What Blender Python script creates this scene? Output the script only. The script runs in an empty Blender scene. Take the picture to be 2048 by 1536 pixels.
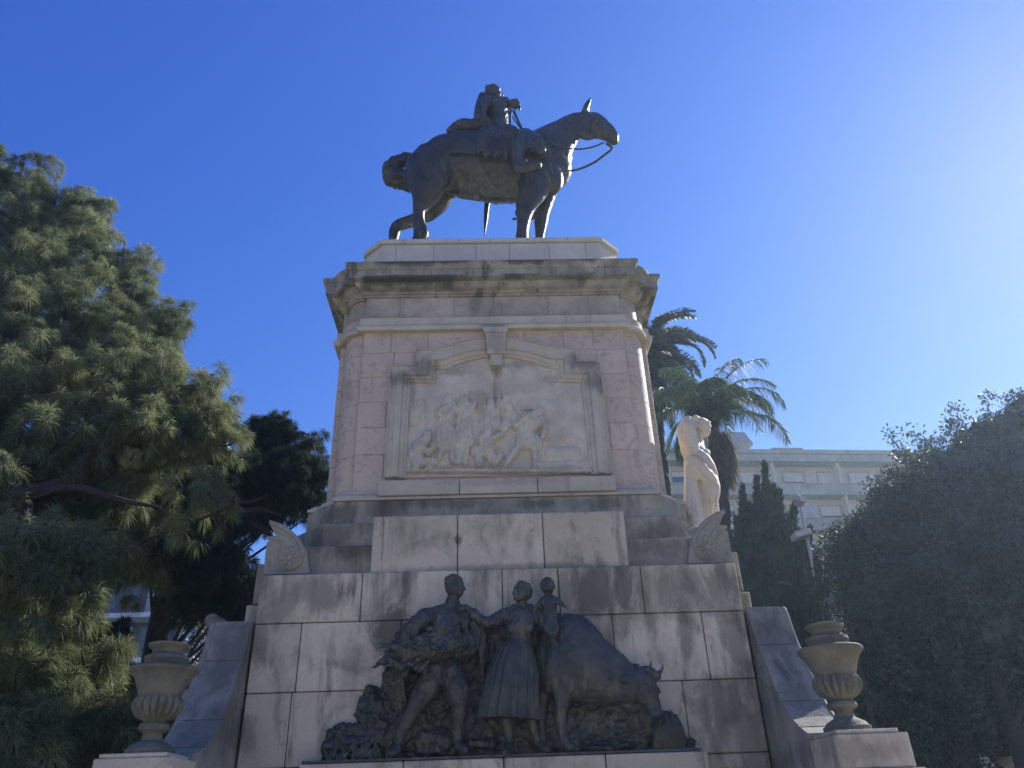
import bpy, math, random
import numpy as np
from mathutils import Vector, Matrix, noise as mnoise
S = bpy.context.scene
COL = S.collection
rad = math.radians
# ---------------------------------------------------------------- camera
cd = bpy.data.cameras.new('camera')
cam = bpy.data.objects.new('camera', cd); COL.objects.link(cam)
cd.sensor_width = 36.0; cd.lens = 36.0*1540/2048
cd.clip_start = 0.1; cd.clip_end = 2000
TH, RO, PS = rad(30), rad(-2.114), rad(2.137)
_f = Vector((math.sin(PS)*math.cos(TH), math.cos(PS)*math.cos(TH), math.sin(TH)))
_r = Vector((math.cos(PS), -math.sin(PS), 0)); _u = _r.cross(_f)
_rr = math.cos(RO)*_r + math.sin(RO)*_u; _uu = -math.sin(RO)*_r + math.cos(RO)*_u
cam.matrix_world = Matrix(((_rr.x, _uu.x, -_f.x, -0.1197), (_rr.y, _uu.y, -_f.y, -9.0), (_rr.z, _uu.z, -_f.z, 1.6), (0, 0, 0, 1)))
S.camera = cam
# ---------------------------------------------------------------- sky and sun
SUN_AZ, SUN_EL = rad(50), rad(36)
w = bpy.data.worlds.new('World'); S.world = w; w.use_nodes = True
nt = w.node_tree; bg = nt.nodes['Background']
sky = nt.nodes.new('ShaderNodeTexSky'); sky.sky_type = 'NISHITA'; sky.sun_disc = False
sky.sun_elevation = SUN_EL; sky.sun_rotation = SUN_AZ
sky.altitude = 20; sky.air_density = 1.0; sky.dust_density = 0.1; sky.ozone_density = 6.0
def wm(op, a, b):
    n = nt.nodes.new('ShaderNodeMath'); n.operation = op
    for i, v in enumerate((a, b)):
        if isinstance(v, (int, float)): n.inputs[i].default_value = v
        else: nt.links.new(v, n.inputs[i])
    return n.outputs[0]
# deeper, more saturated blue than the plain model: a per-channel curve over the whole sky
sp = nt.nodes.new('ShaderNodeSeparateColor'); nt.links.new(sky.outputs[0], sp.inputs[0])
cb = nt.nodes.new('ShaderNodeCombineColor')
for i, (ex, gn) in enumerate(((1.62, .98), (1.22, .665), (.68, .87))):
    v = wm('MINIMUM', wm('MULTIPLY', wm('POWER', wm('MULTIPLY', sp.outputs[i], .2163), ex), gn), 2.0)
    nt.links.new(wm('MULTIPLY', v, 1/.2163), cb.inputs[i])
nt.links.new(cb.outputs[0], bg.inputs[0]); bg.inputs[1].default_value = 0.12
sl = bpy.data.lights.new('sun', 'SUN'); sl.energy = 4.3; sl.angle = rad(0.5); sl.color = (1, .97, .93)
so = bpy.data.objects.new('sun', sl); COL.objects.link(so)
sd = Vector((math.sin(SUN_AZ)*math.cos(SUN_EL), math.cos(SUN_AZ)*math.cos(SUN_EL), math.sin(SUN_EL)))
so.rotation_euler = sd.to_track_quat('Z', 'Y').to_euler(); so.location = (30, 30, 40)
S.view_settings.view_transform = 'Standard'; S.view_settings.look = 'None'
S.view_settings.exposure = 0.85; S.view_settings.gamma = 1.0
S.cycles.volume_bounces = 0; S.cycles.max_bounces = 6; S.cycles.diffuse_bounces = 3; S.cycles.transmission_bounces = 4; S.cycles.transparent_max_bounces = 4
# ---------------------------------------------------------------- materials
def mat(name, base, rough=.8, metal=0.0, tint=None, nscale=2.0, namt=.25, isl=0.0, streak=0.0, ledges=(), spots=0.0, bump=.3, bscale=40, spec=.3, dirt=(.035, .033, .03), dist=.02, transl=0, fine=.12, coord='pos', veins=0.0, patch=0.0, blobs=(), sf=1.0):
    m = bpy.data.materials.new(name); m.use_nodes = True
    t = m.node_tree; N = t.nodes; L = t.links; b = N['Principled BSDF']
    b.inputs['Roughness'].default_value = rough; b.inputs['Metallic'].default_value = metal
    b.inputs['Specular IOR Level'].default_value = spec
    geo = N.new('ShaderNodeNewGeometry')
    P = geo.outputs['Position']
    if coord == 'obj':
        tc = N.new('ShaderNodeTexCoord'); P = tc.outputs['Object']
    def mth(op, a, bb=None, c=None, clamp=False):
        n = N.new('ShaderNodeMath'); n.operation = op; n.use_clamp = clamp
        for i, v in enumerate((a, bb, c)):
            if v is None: continue
            if isinstance(v, (int, float)): n.inputs[i].default_value = v
            else: L.new(v, n.inputs[i])
        return n.outputs[0]
    def noi(scale, detail=4, rgh=.6, vec=P, dis=0):
        n = N.new('ShaderNodeTexNoise'); n.inputs['Scale'].default_value = scale; n.inputs['Detail'].default_value = detail
        n.inputs['Roughness'].default_value = rgh; n.inputs['Distortion'].default_value = dis; L.new(vec, n.inputs['Vector']); return n.outputs['Fac']
    def mp(sc, rot=(0, 0, 0)):
        n = N.new('ShaderNodeMapping'); n.inputs['Scale'].default_value = sc; n.inputs['Rotation'].default_value = rot; L.new(P, n.inputs['Vector']); return n.outputs[0]
    def ramp(v, a, bb):
        n = N.new('ShaderNodeMapRange'); n.interpolation_type = 'SMOOTHSTEP'; n.inputs['From Min'].default_value = a; n.inputs['From Max'].default_value = bb; L.new(v, n.inputs['Value']); return n.outputs[0]
    def mix(f, a, c):
        n = N.new('ShaderNodeMix'); n.data_type = 'RGBA'
        if isinstance(f, (int, float)): n.inputs[0].default_value = f
        else: L.new(f, n.inputs[0])
        for i, v in ((6, a), (7, c)):
            if isinstance(v, tuple): n.inputs[i].default_value = (*v[:3], 1)
            else: L.new(v, n.inputs[i])
        return n.outputs[2]
    tint = tint or tuple(x*.7 for x in base)
    c = mix(mth('MULTIPLY', ramp(noi(nscale, 5), .35, .65), min(1, namt*2.5)), base, tint)
    if veins:
        c = mix(mth('MULTIPLY', ramp(noi(nscale*1.7, 6, .7, dis=1.6), .52, .62), veins), c, (.33, .2, .17))
    if isl:
        v = mth('MULTIPLY_ADD', geo.outputs['Random Per Island'], isl*2, 1-isl)
        vm = N.new('ShaderNodeVectorMath'); vm.operation = 'SCALE'; L.new(c, vm.inputs[0]); L.new(v, vm.inputs['Scale']); c = vm.outputs[0]
    if fine:
        v = mth('MULTIPLY_ADD', noi(bscale*.7, 3, .7), fine*2, 1-fine)
        vm = N.new('ShaderNodeVectorMath'); vm.operation = 'SCALE'; L.new(c, vm.inputs[0]); L.new(v, vm.inputs['Scale']); c = vm.outputs[0]
    if streak:
        s1 = ramp(noi(1.0, 6, .65, mp((4.5*sf, 4.5*sf, .8*sf)), .4), .5, .66)
        s2 = ramp(noi(.9, 3, .5), .42, .62)
        c = mix(mth('MULTIPLY', mth('MULTIPLY', s1, s2), streak), c, dirt)
    if patch:      # broad lichen-grey weathering in vertical drifts
        pm = ramp(noi(.55, 6, .62, mp((2.2, 2.2, 1.3)), .6), .47, .62)
        pf = ramp(noi(3.0, 5, .7, mp((2.5, 2.5, .7))), .3, .7)
        c = mix(mth('MULTIPLY', mth('MULTIPLY', pm, mth('MULTIPLY_ADD', pf, .6, .4)), patch), c, (.17, .165, .115))
    if blobs:      # grime with a place of its own: (x, z, half width, half height, strength)
        bn_ = mth('MULTIPLY', mth('SUBTRACT', noi(1.0, 6, .68, mp((3.8, 3.8, 1.7)), .8), .5), 3.2); bt_ = None
        for bx, bz, rx, rz, am in blobs:
            n = N.new('ShaderNodeMapping'); n.inputs['Scale'].default_value = (1/rx, 0, 1/rz); n.inputs['Location'].default_value = (-bx/rx, 0, -bz/rz); L.new(P, n.inputs['Vector'])
            ln_ = N.new('ShaderNodeVectorMath'); ln_.operation = 'LENGTH'; L.new(n.outputs[0], ln_.inputs[0])
            k = mth('MULTIPLY', ramp(mth('SUBTRACT', 1.25, mth('ADD', ln_.outputs['Value'], bn_)), 0.0, .9), am)
            bt_ = k if bt_ is None else mth('MAXIMUM', bt_, k)
        c = mix(bt_, c, tuple(x*1.25 for x in dirt))
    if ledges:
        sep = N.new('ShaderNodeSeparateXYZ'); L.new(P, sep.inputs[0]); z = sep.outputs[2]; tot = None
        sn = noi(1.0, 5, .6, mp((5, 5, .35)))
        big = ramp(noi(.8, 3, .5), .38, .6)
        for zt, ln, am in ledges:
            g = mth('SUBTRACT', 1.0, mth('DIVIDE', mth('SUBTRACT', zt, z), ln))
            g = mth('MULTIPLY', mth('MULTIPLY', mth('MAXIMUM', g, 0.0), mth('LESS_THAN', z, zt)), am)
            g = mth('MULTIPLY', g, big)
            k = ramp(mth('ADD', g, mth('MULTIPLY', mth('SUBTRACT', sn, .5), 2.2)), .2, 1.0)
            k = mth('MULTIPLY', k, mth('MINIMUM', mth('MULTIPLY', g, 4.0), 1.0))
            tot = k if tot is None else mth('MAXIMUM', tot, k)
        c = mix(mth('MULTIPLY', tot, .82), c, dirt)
    if spots:
        c = mix(mth('MULTIPLY', ramp(noi(7, 6, .75), .58, .68), spots), c, dirt)
    L.new(c, b.inputs['Base Color'])
    if bump:
        h = mth('ADD', noi(bscale, 4, .65), mth('MULTIPLY', noi(bscale*.2, 4), 1.5))
        bn = N.new('ShaderNodeBump'); bn.inputs['Strength'].default_value = bump; bn.inputs['Distance'].default_value = dist
        L.new(h, bn.inputs['Height']); L.new(bn.outputs[0], b.inputs['Normal'])
    if transl:
        tr = N.new('ShaderNodeBsdfTranslucent'); L.new(c, tr.inputs[0])
        ms = N.new('ShaderNodeMixShader'); ms.inputs[0].default_value = transl
        L.new(b.outputs[0], ms.inputs[1]); L.new(tr.outputs[0], ms.inputs[2]); L.new(ms.outputs[0], N['Material Output'].inputs[0])
    return m
M = {}
M['granite'] = mat('weathered_granite', (.63, .53, .375), tint=(.47, .395, .28), isl=.10, streak=.8, ledges=((4.275, .8, .6), (3.72, .45, .45)), spots=.45, nscale=1.3, bump=.45, dirt=(.085, .077, .055), patch=.8, blobs=[(1.102, 4.021, 0.42, 0.38, 0.85), (1.452, 3.982, 0.18, 0.4, 0.8), (2.582, 4.011, 0.3, 0.3, 0.6), (2.235, 4.079, 0.25, 0.2, 0.5), (-2.105, 4.049, 0.35, 0.28, 0.6), (-2.55, 3.917, 0.2, 0.35, 0.4), (-1.273, 3.589, 0.22, 0.35, 0.8), (2.097, 3.341, 0.14, 0.5, 0.65), (2.628, 3.271, 0.2, 0.6, 0.6), (2.344, 2.599, 0.35, 0.5, 0.65), (1.103, 3.369, 0.2, 0.25, 0.6), (2.625, 2.342, 0.25, 0.4, 0.6), (-0.505, 4.676, 0.04, 0.05, 0.75), (-0.88, 3.701, 0.3, 0.12, 0.5), (-0.247, 3.97, 0.12, 0.3, 0.35), (0.458, 4.068, 0.1, 0.25, 0.3), (-2.728, 3.531, 0.1, 0.5, 0.5), (-1.691, 3.127, 0.1, 0.4, 0.3), (0.113, 4.316, 1.5, 0.05, 0.4), (3.0, 3.4, 0.2, 0.5, 0.6), (3.0, 2.8, 0.2, 0.4, 0.5), (-3.0, 3.2, 0.2, 0.5, 0.6), (-2.9, 2.6, 0.3, 0.3, 0.5), (3.1, 2.1, 0.4, 0.15, 0.5)])
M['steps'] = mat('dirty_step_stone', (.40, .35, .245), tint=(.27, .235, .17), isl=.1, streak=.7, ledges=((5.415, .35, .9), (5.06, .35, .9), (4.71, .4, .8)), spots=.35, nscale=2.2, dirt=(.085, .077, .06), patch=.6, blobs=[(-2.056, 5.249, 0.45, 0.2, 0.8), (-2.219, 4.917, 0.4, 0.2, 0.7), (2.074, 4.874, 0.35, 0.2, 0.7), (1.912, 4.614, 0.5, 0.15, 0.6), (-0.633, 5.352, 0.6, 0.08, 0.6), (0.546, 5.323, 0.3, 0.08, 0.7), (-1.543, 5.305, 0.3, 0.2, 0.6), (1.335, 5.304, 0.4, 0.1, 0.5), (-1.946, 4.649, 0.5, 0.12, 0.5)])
M['pink'] = mat('pink_marble', (.58, .47, .34), tint=(.48, .405, .30), isl=.075, streak=.3, veins=.4, nscale=1.9, spots=.12, rough=.65, dirt=(.2, .15, .11))
M['frieze'] = mat('grey_veined_marble', (.50, .43, .32), tint=(.29, .255, .19), isl=.10, streak=.4, veins=.2, nscale=2.2, patch=.5, spots=.4, rough=.65, dirt=(.14, .125, .095))
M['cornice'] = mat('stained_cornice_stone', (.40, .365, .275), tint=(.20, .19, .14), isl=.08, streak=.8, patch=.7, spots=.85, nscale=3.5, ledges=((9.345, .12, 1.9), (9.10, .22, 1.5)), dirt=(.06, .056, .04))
M['plinth'] = mat('pale_plinth_marble', (.66, .62, .49), tint=(.54, .51, .40), isl=.05, streak=.3, spots=.15, nscale=2, dirt=(.2, .185, .14))
M['relief'] = mat('carved_white_marble', (.63, .565, .425), tint=(.46, .41, .31), namt=.35, streak=.15, spots=.12, nscale=2.6, bump=.15, dirt=(.2, .18, .13), blobs=[(0.024, 7.55, 0.09, 0.22, 0.8), (-0.008, 7.082, 0.03, 0.45, 0.6), (-0.666, 7.478, 0.3, 0.09, 0.5), (0.301, 7.588, 0.3, 0.08, 0.5), (0.883, 7.317, 0.25, 0.08, 0.45), (-1.207, 7.108, 0.06, 0.25, 0.6), (-0.446, 5.943, 0.5, 0.05, 0.4), (0.866, 5.874, 0.4, 0.05, 0.4)])
M['frame'] = mat('grey_marble_frame', (.55, .485, .355), tint=(.41, .365, .27), isl=.07, streak=.35, spots=.3, nscale=2.5, dirt=(.12, .108, .08), blobs=[(-1.028, 7.511, 0.25, 0.2, 0.6), (-1.387, 7.348, 0.25, 0.15, 0.6), (1.299, 7.55, 0.28, 0.2, 0.6), (1.496, 7.245, 0.2, 0.2, 0.6), (0.009, 7.885, 0.2, 0.2, 0.4), (-0.021, 8.248, 0.3, 0.06, 0.5), (0.03, 5.63, 0.9, 0.07, 0.3)])
M['marble'] = mat('cream_statue_marble', (.66, .57, .41), tint=(.50, .42, .30), rough=.55, streak=.35, spots=.3, nscale=4, bump=.2, dirt=(.28, .22, .15), sf=2.0)
M['bronze'] = mat('dark_bronze', (.075, .066, .044), rough=.40, metal=.35, tint=(.03, .032, .023), namt=.4, nscale=3, streak=.75, sf=3.2, dirt=(.15, .155, .11), spots=.06, bump=.4, bscale=22, spec=.5)
M['bronze2'] = mat('blue_grey_bronze', (.085, .082, .062), rough=.5, metal=.25, tint=(.042, .045, .037), namt=.4, nscale=3, streak=.65, sf=2.6, dirt=(.15, .16, .125), spots=.12, bump=.4, bscale=25, spec=.4)
M['urn'] = mat('mossy_urn_stone', (.19, .172, .12), tint=(.115, .112, .078), namt=.45, streak=.5, spots=.6, sf=2.0, nscale=4, bump=.5, coord='pos', dirt=(.06, .06, .04))
M['cheek'] = mat('streaked_buttress_stone', (.36, .325, .25), tint=(.24, .22, .18), isl=.05, streak=.9, spots=.5, nscale=2.4, dirt=(.085, .08, .065), patch=.7, blobs=((3.0, 3.3, .25, .5, .7), (3.0, 2.7, .25, .3, .5), (-3.0, 3.3, .25, .5, .7), (-2.9, 2.6, .3, .3, .6), (3.1, 2.1, .4, .15, .6)))
M['core'] = mat('mortar_joint', (.07, .065, .055), bump=0, fine=0)
# ---------------------------------------------------------------- mesh kit
class G:
    def __init__(s): s.v = []; s.f = []
    def add(s, v, f):
        o = len(s.v); s.v.extend([tuple(p) for p in v]); s.f.extend([tuple(i+o for i in q) for q in f]); return s
    def box(s, x0, y0, z0, x1, y1, z1):
        return s.add([(x0, y0, z0), (x1, y0, z0), (x1, y1, z0), (x0, y1, z0), (x0, y0, z1), (x1, y0, z1), (x1, y1, z1), (x0, y1, z1)],
                     [(0, 3, 2, 1), (4, 5, 6, 7), (0, 1, 5, 4), (1, 2, 6, 5), (2, 3, 7, 6), (3, 0, 4, 7)])
    def cbox(s, x0, y0, z0, x1, y1, z1, b=.012):
        # box whose edges are chamfered
        v = []; c = [(x0, x1), (y0, y1), (z0, z1)]
        for sx in (0, 1):
            for sy in (0, 1):
                for sz in (0, 1):
                    P = (c[0][sx], c[1][sy], c[2][sz]); I = (P[0]+(b if sx == 0 else -b), P[1]+(b if sy == 0 else -b), P[2]+(b if sz == 0 else -b))
                    v += [(P[0], I[1], I[2]), (I[0], P[1], I[2]), (I[0], I[1], P[2])]
        def ix(sx, sy, sz, a): return ((sx*2+sy)*2+sz)*3+a
        f = []
        for a in range(3):
            for sd_ in (0, 1):
                q = []
                for (p, r) in ((0, 0), (1, 0), (1, 1), (0, 1)):
                    t = [0, 0, 0]; t[a] = sd_; t[(a+1) % 3] = p; t[(a+2) % 3] = r; q.append(ix(*t, a))
                f.append(tuple(q) if sd_ else tuple(q[::-1]))
        for a in range(3):
            o1, o2 = (a+1) % 3, (a+2) % 3
            for p in (0, 1):
                for r in (0, 1):
                    t0 = [0, 0, 0]; t0[a] = 0; t0[o1] = p; t0[o2] = r; t1 = list(t0); t1[a] = 1
                    f.append((ix(*t0, o1), ix(*t1, o1), ix(*t1, o2), ix(*t0, o2)))
        for sx in (0, 1):
            for sy in (0, 1):
                for sz in (0, 1): f.append((ix(sx, sy, sz, 0), ix(sx, sy, sz, 1), ix(sx, sy, sz, 2)))
        return s.add(v, f)
    def prism(s, poly, a, b, ax='y'):
        # polygon of 2-D points swept between a and b along the axis
        def mk(p, t): return {'y': (p[0], t, p[1]), 'x': (t, p[0], p[1]), 'z': (p[0], p[1], t)}[ax]
        n = len(poly)
        return s.add([mk(p, a) for p in poly]+[mk(p, b) for p in poly], [tuple(range(n)), tuple(range(2*n-1, n-1, -1))]+[(i, i+n, (i+1) % n+n, (i+1) % n) for i in range(n)])
    def rings(s, R, cap=True, close=True):
        n = len(R[0]); v = [p for r in R for p in r]; f = []
        for j in range(len(R)-1):
            for i in range(n if close else n-1):
                k = (i+1) % n; f.append((j*n+i, j*n+k, (j+1)*n+k, (j+1)*n+i))
        if cap: f += [tuple(range(n-1, -1, -1)), tuple(range((len(R)-1)*n, len(R)*n))]
        return s.add(v, f)
    def lathe(s, prof, c=(0, 0, 0), n=40, flute=None):
        R = []
        for (r, z) in prof:
            ring = []
            for i in range(n):
                a = 2*math.pi*i/n; q = r
                if flute and flute[0] <= z <= flute[1]: q = r*(1+flute[3]*(abs(math.cos(a*flute[2]/2))-.6)*math.sin(math.pi*(z-flute[0])/(flute[1]-flute[0]))**.5)
                ring.append((c[0]+q*math.cos(a), c[1]+q*math.sin(a), c[2]+z))
            R.append(ring)
        return s.rings(R)
    def tube(s, pts, r, n=12, k=5, ref=(0, 1, 0), mod=None, sharp=False):
        # smooth tapering limb through the points; r is a list of radii or (side, other) pairs
        P = np.array(pts, float); r = [(q, q) if isinstance(q, (int, float)) else q for q in (r if isinstance(r, list) else [r]*len(pts))]
        A = np.array(r, float); Q = np.hstack([P, A]); m = len(Q)
        E = np.vstack([2*Q[0]-Q[1], Q, 2*Q[-1]-Q[-2]]); out = []
        for i in range(m-1):
            for t in np.linspace(0, 1, k, endpoint=False):
                a, b, c, d = E[i:i+4]
                out.append(((2*b)+(c-a)*t+(2*a-5*b+4*c-d)*t*t+(3*b-a-3*c+d)*t**3)/2 if not sharp else b+(c-b)*t)
        out.append(Q[-1]); out = np.array(out); out[:, 3:] = np.maximum(out[:, 3:], 1e-3)
        C = out[:, :3]; D = np.gradient(C, axis=0); D /= np.linalg.norm(D, axis=1)[:, None]+1e-9
        if not sharp:  # rounded ends
            e0 = []; e1 = []
            for h in (.97, .75, .4):
                q = out[0].copy(); q[:3] = C[0]-D[0]*h*min(A[0]); q[3:] *= math.sqrt(1-h*h); e0.append(q)
                q = out[-1].copy(); q[:3] = C[-1]+D[-1]*h*min(A[-1]); q[3:] *= math.sqrt(1-h*h); e1.append(q)
            out = np.vstack([e0, out, e1[::-1]]); D = np.vstack([[D[0]]*3, D, [D[-1]]*3]); C = out[:, :3]
        R = []; ref = np.array(ref, float)
        for i in range(len(out)):
            d = D[i]; a = ref-d*(ref@d); l = np.linalg.norm(a)
            if l < .15: a = np.cross(d, (1, .1, .3)); l = np.linalg.norm(a)
            a /= l; b = np.cross(d, a); ring = []
            for j in range(n):
                th = 2*math.pi*j/n; kf = 1
                if mod: kf = 1+mod[1]*math.sin(th*mod[0]+math.sin(th*3)*1.3)*(i/len(out))
                ring.append(C[i]+(a*math.cos(th)*out[i, 3]+b*math.sin(th)*out[i, 4])*kf)
            R.append(ring)
        return s.rings(R)
    def ell(s, c, r, rot=None, n=14, m=9):
        Rm = np.array(rot) if rot is not None else np.eye(3); R = []
        for j in range(1, m):
            ph = math.pi*j/m-math.pi/2
            R.append([np.array(c)+Rm@np.array((r[0]*math.cos(ph)*math.cos(2*math.pi*i/n), r[1]*math.cos(ph)*math.sin(2*math.pi*i/n), r[2]*math.sin(ph))) for i in range(n)])
        return s.rings(R)
def roty(a):
    c, s_ = math.cos(rad(a)), math.sin(rad(a)); return ((c, 0, s_), (0, 1, 0), (-s_, 0, c))
def rotz(a):
    c, s_ = math.cos(rad(a)), math.sin(rad(a)); return ((c, -s_, 0), (s_, c, 0), (0, 0, 1))
def tag(o, label=None, cat=None, group=None, kind=None):
    if label: o['label'] = label
    if cat: o['category'] = cat
    if group: o['group'] = group
    if kind: o['kind'] = kind
    return o
def thing(name, loc, label, cat, group=None):
    o = bpy.data.objects.new(name, None); COL.objects.link(o); o.location = loc; o.empty_display_size = .2
    return tag(o, label, cat, group)
def link(name, me, m, parent=None):
    o = bpy.data.objects.new(name, me); COL.objects.link(o)
    if m is not None and not me.materials: me.materials.append(m)
    if parent is not None:
        o.parent = parent; L0 = Vector((0, 0, 0)); q = parent
        while q is not None: L0 += q.location; q = q.parent
        o.location = -L0
    return o
def obj(name, g, m, parent=None, smooth=False, fixn=True, extra=None):
    me = bpy.data.meshes.new(name)
    nf = len(g.f)
    if extra: g.add(extra.v, extra.f)      # mortar lines: same mesh, second material
    me.from_pydata([tuple(map(float, p)) for p in g.v], [], g.f)
    if extra:
        me.materials.append(m); me.materials.append(M['core'])
        me.polygons.foreach_set('material_index', [0]*nf+[1]*len(extra.f))
    me.update()
    if fixn:
        import bmesh
        bm = bmesh.new(); bm.from_mesh(me); bmesh.ops.recalc_face_normals(bm, faces=bm.faces); bm.to_mesh(me); bm.free()
    if smooth:
        me.polygons.foreach_set('use_smooth', [True]*len(me.polygons))
        if smooth != True: me.set_sharp_from_angle(angle=rad(smooth))
    return link(name, me, m, parent)
def sculpt(name, g, m, parent=None, voxel=.03, smooth=4, disp=0, dscale=.15, post=None):
    # one continuous surface out of overlapping closed shapes
    o = obj(name, g, m, parent); loc = o.location.copy()
    a = o.modifiers.new('r', 'REMESH'); a.mode = 'VOXEL'; a.voxel_size = voxel; a.use_smooth_shade = True
    if smooth:
        b = o.modifiers.new('s', 'SMOOTH'); b.iterations = smooth; b.factor = .5
    dg = bpy.context.evaluated_depsgraph_get(); dg.update()
    me = bpy.data.meshes.new_from_object(o.evaluated_get(dg)); me.name = name
    o.modifiers.clear(); old = o.data; o.data = me; bpy.data.meshes.remove(old)
    if not me.materials: me.materials.append(m)
    if disp or post:
        n = len(me.vertices); co = np.empty(n*3, np.float32); me.vertices.foreach_get('co', co); co = co.reshape(-1, 3)
        no = np.empty(n*3, np.float32); me.vertices.foreach_get('normal', no); no = no.reshape(-1, 3)
        if disp:
            h = np.array([mnoise.fractal(Vector(p)/dscale, 1.0, 2.0, 3) for p in co], np.float32); co += no*(h*disp)[:, None]
        if post: co = post(co, no)
        me.vertices.foreach_set('co', co.astype(np.float32).ravel())
    me.polygons.foreach_set('use_smooth', [True]*len(me.polygons)); me.update()
    return o
def rawmesh(name, V, F, m, parent=None, nv=3, smooth=False):
    # fast path for foliage: V (n,3), F (k,nv)
    me = bpy.data.meshes.new(name); V = np.asarray(V, np.float32); F = np.asarray(F, np.int32)
    me.vertices.add(len(V)); me.vertices.foreach_set('co', V.ravel())
    me.loops.add(F.size); me.loops.foreach_set('vertex_index', F.ravel())
    me.polygons.add(len(F)); me.polygons.foreach_set('loop_start', np.arange(0, F.size, nv, dtype=np.int32)); me.polygons.foreach_set('loop_total', np.full(len(F), nv, np.int32))
    if smooth: me.polygons.foreach_set('use_smooth', [True]*len(F))
    me.update(calc_edges=True)
    return link(name, me, m, parent)
# ================================================================ MONUMENT PEDESTAL
mon = thing('monument_pedestal', (0, 2.4, 0), 'tall stepped stone pedestal with round corners, a carved relief panel and a bold stained cornice', 'monument')
def blocks(g, Y, rows, d=.3, b=.01, gap=.005, jit=0, seed=1):
    rn = random.Random(seed)
    for z0, z1, xs in rows:
        for a, c in zip(xs[:-1], xs[1:]): g.cbox(a+gap, Y+rn.uniform(0, jit), z0+gap, c-gap, Y+d, z1-gap, b)
WX = 2.81
g = G()
r1 = [-2.81, -1.626, -0.509, 0.016, 0.677, 1.662, 2.81]
r2 = [-2.81, -2.279, -1.151, 0.027, 1.266, 2.308, 2.81]
r3 = [-2.81, -2.31, -1.2, .2, 1.25, 1.98, 2.81]
r4 = [-2.81, -1.9, -.6, .7, 1.9, 2.81]
z2, z3 = 3.709, 2.967
blocks(g, 0, [(z2, 4.275, r1), (z3, z2, r2), (2.225, z3, r3), (1.55, 2.225, r4), (.8, 1.55, r3), (.0, .8, r4)], jit=.004)
# flank faces of the lower wall, laid in the same courses
for sx in (-1, 1):
    for (za, zb, ys) in ((z2, 4.275, (.305, 1.4, 2.6, 3.8, 4.8)), (z3, z2, (.305, .9, 2.1, 3.3, 4.8)), (2.225, z3, (.305, 1.5, 2.7, 4.8)), (1.55, 2.225, (.305, 1, 2.4, 3.6, 4.8)), (.8, 1.55, (.305, 1.6, 3.0, 4.8)), (0, .8, (.305, 1.1, 2.4, 3.6, 4.8))):
        for ya, yb in zip(ys[:-1], ys[1:]):
            x0, x1 = sorted((sx*WX, sx*(WX-.3))); g.cbox(x0, ya+.005, za+.005, x1, yb-.005, zb-.005, .01)
g.cbox(-2.5, 4.5, 0, 2.5, 4.8, 4.27, .01)
obj('lower_wall', g, M['granite'], mon)
g = G(); g.box(-2.78, .03, 0, 2.78, 4.6, 4.25); obj('wall_core', g, M['core'], mon)
# ledge that carries the bronze group
g = G(); blocks(g, -.3, [(1.75, 2.235, [-2.09, -1.04, -.02, 1.02, 2.08]), (1.2, 1.75, [-2.09, -.6, .5, 2.08]), (0, 1.2, [-2.09, -1.3, 0, 1.3, 2.08])], d=.296)
obj('relief_ledge', g, M['granite'], mon)
# steps (octagonal, chamfered corners)
def octo(hx, y0, ch, z0, z1, g, b=.012):
    y1 = 4.8-y0
    def ring(i, z): return [(-hx+ch, y0+i, z), (hx-ch, y0+i, z), (hx-i, y0+ch, z), (hx-i, y1-ch, z), (hx-ch, y1-i, z), (-hx+ch, y1-i, z), (-hx+i, y1-ch, z), (-hx+i, y0+ch, z)]
    g.rings([ring(b, z0), ring(0, z0+b), ring(0, z1-b), ring(b, z1)])
g = G(); octo(2.60, .62, .45, 5.075, 5.415, g); obj('upper_step', g, M['steps'], mon)
g = G(); octo(2.72, .50, .47, 4.722, 5.068, g); obj('middle_step', g, M['steps'], mon)
g = G()
for a, c in ((-2.81, -1.56), (1.56, 2.81)): g.cbox(a, .33, 4.28, c, .9, 4.715, .012)
g.cbox(-2.81, .905, 4.28, 2.81, 4.6, 4.713, .012)
obj('lower_step', g, M['steps'], mon)
# thin vertical joints on the steps are real inset slivers
g = G(); blocks(g, .10, [(4.28, 5.007, [-1.56, -0.516, 0.535, 1.56])], d=.85, b=.014)
obj('centre_block', g, M['granite'], mon)
# side blocks that carry the flanking groups
for sx in (-1, 1):
    g = G()
    for (xa, xb, ya, yb, za, zb) in ((2.815, 3.06, .62, 4.2, 4.1, 4.6), (2.815, 3.14, .66, 4.14, 3.85, 4.095), (2.815, 3.2, .8, 4.0, 3.2, 4.245-.4), (2.815, 3.9, 1.0, 3.8, 0, 3.19)):
        x0, x1 = sorted((sx*xa, sx*xb)); g.cbox(x0, ya, za, x1, yb, zb, .012)
    obj('side_ledge', g, M['granite'], mon)
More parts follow.
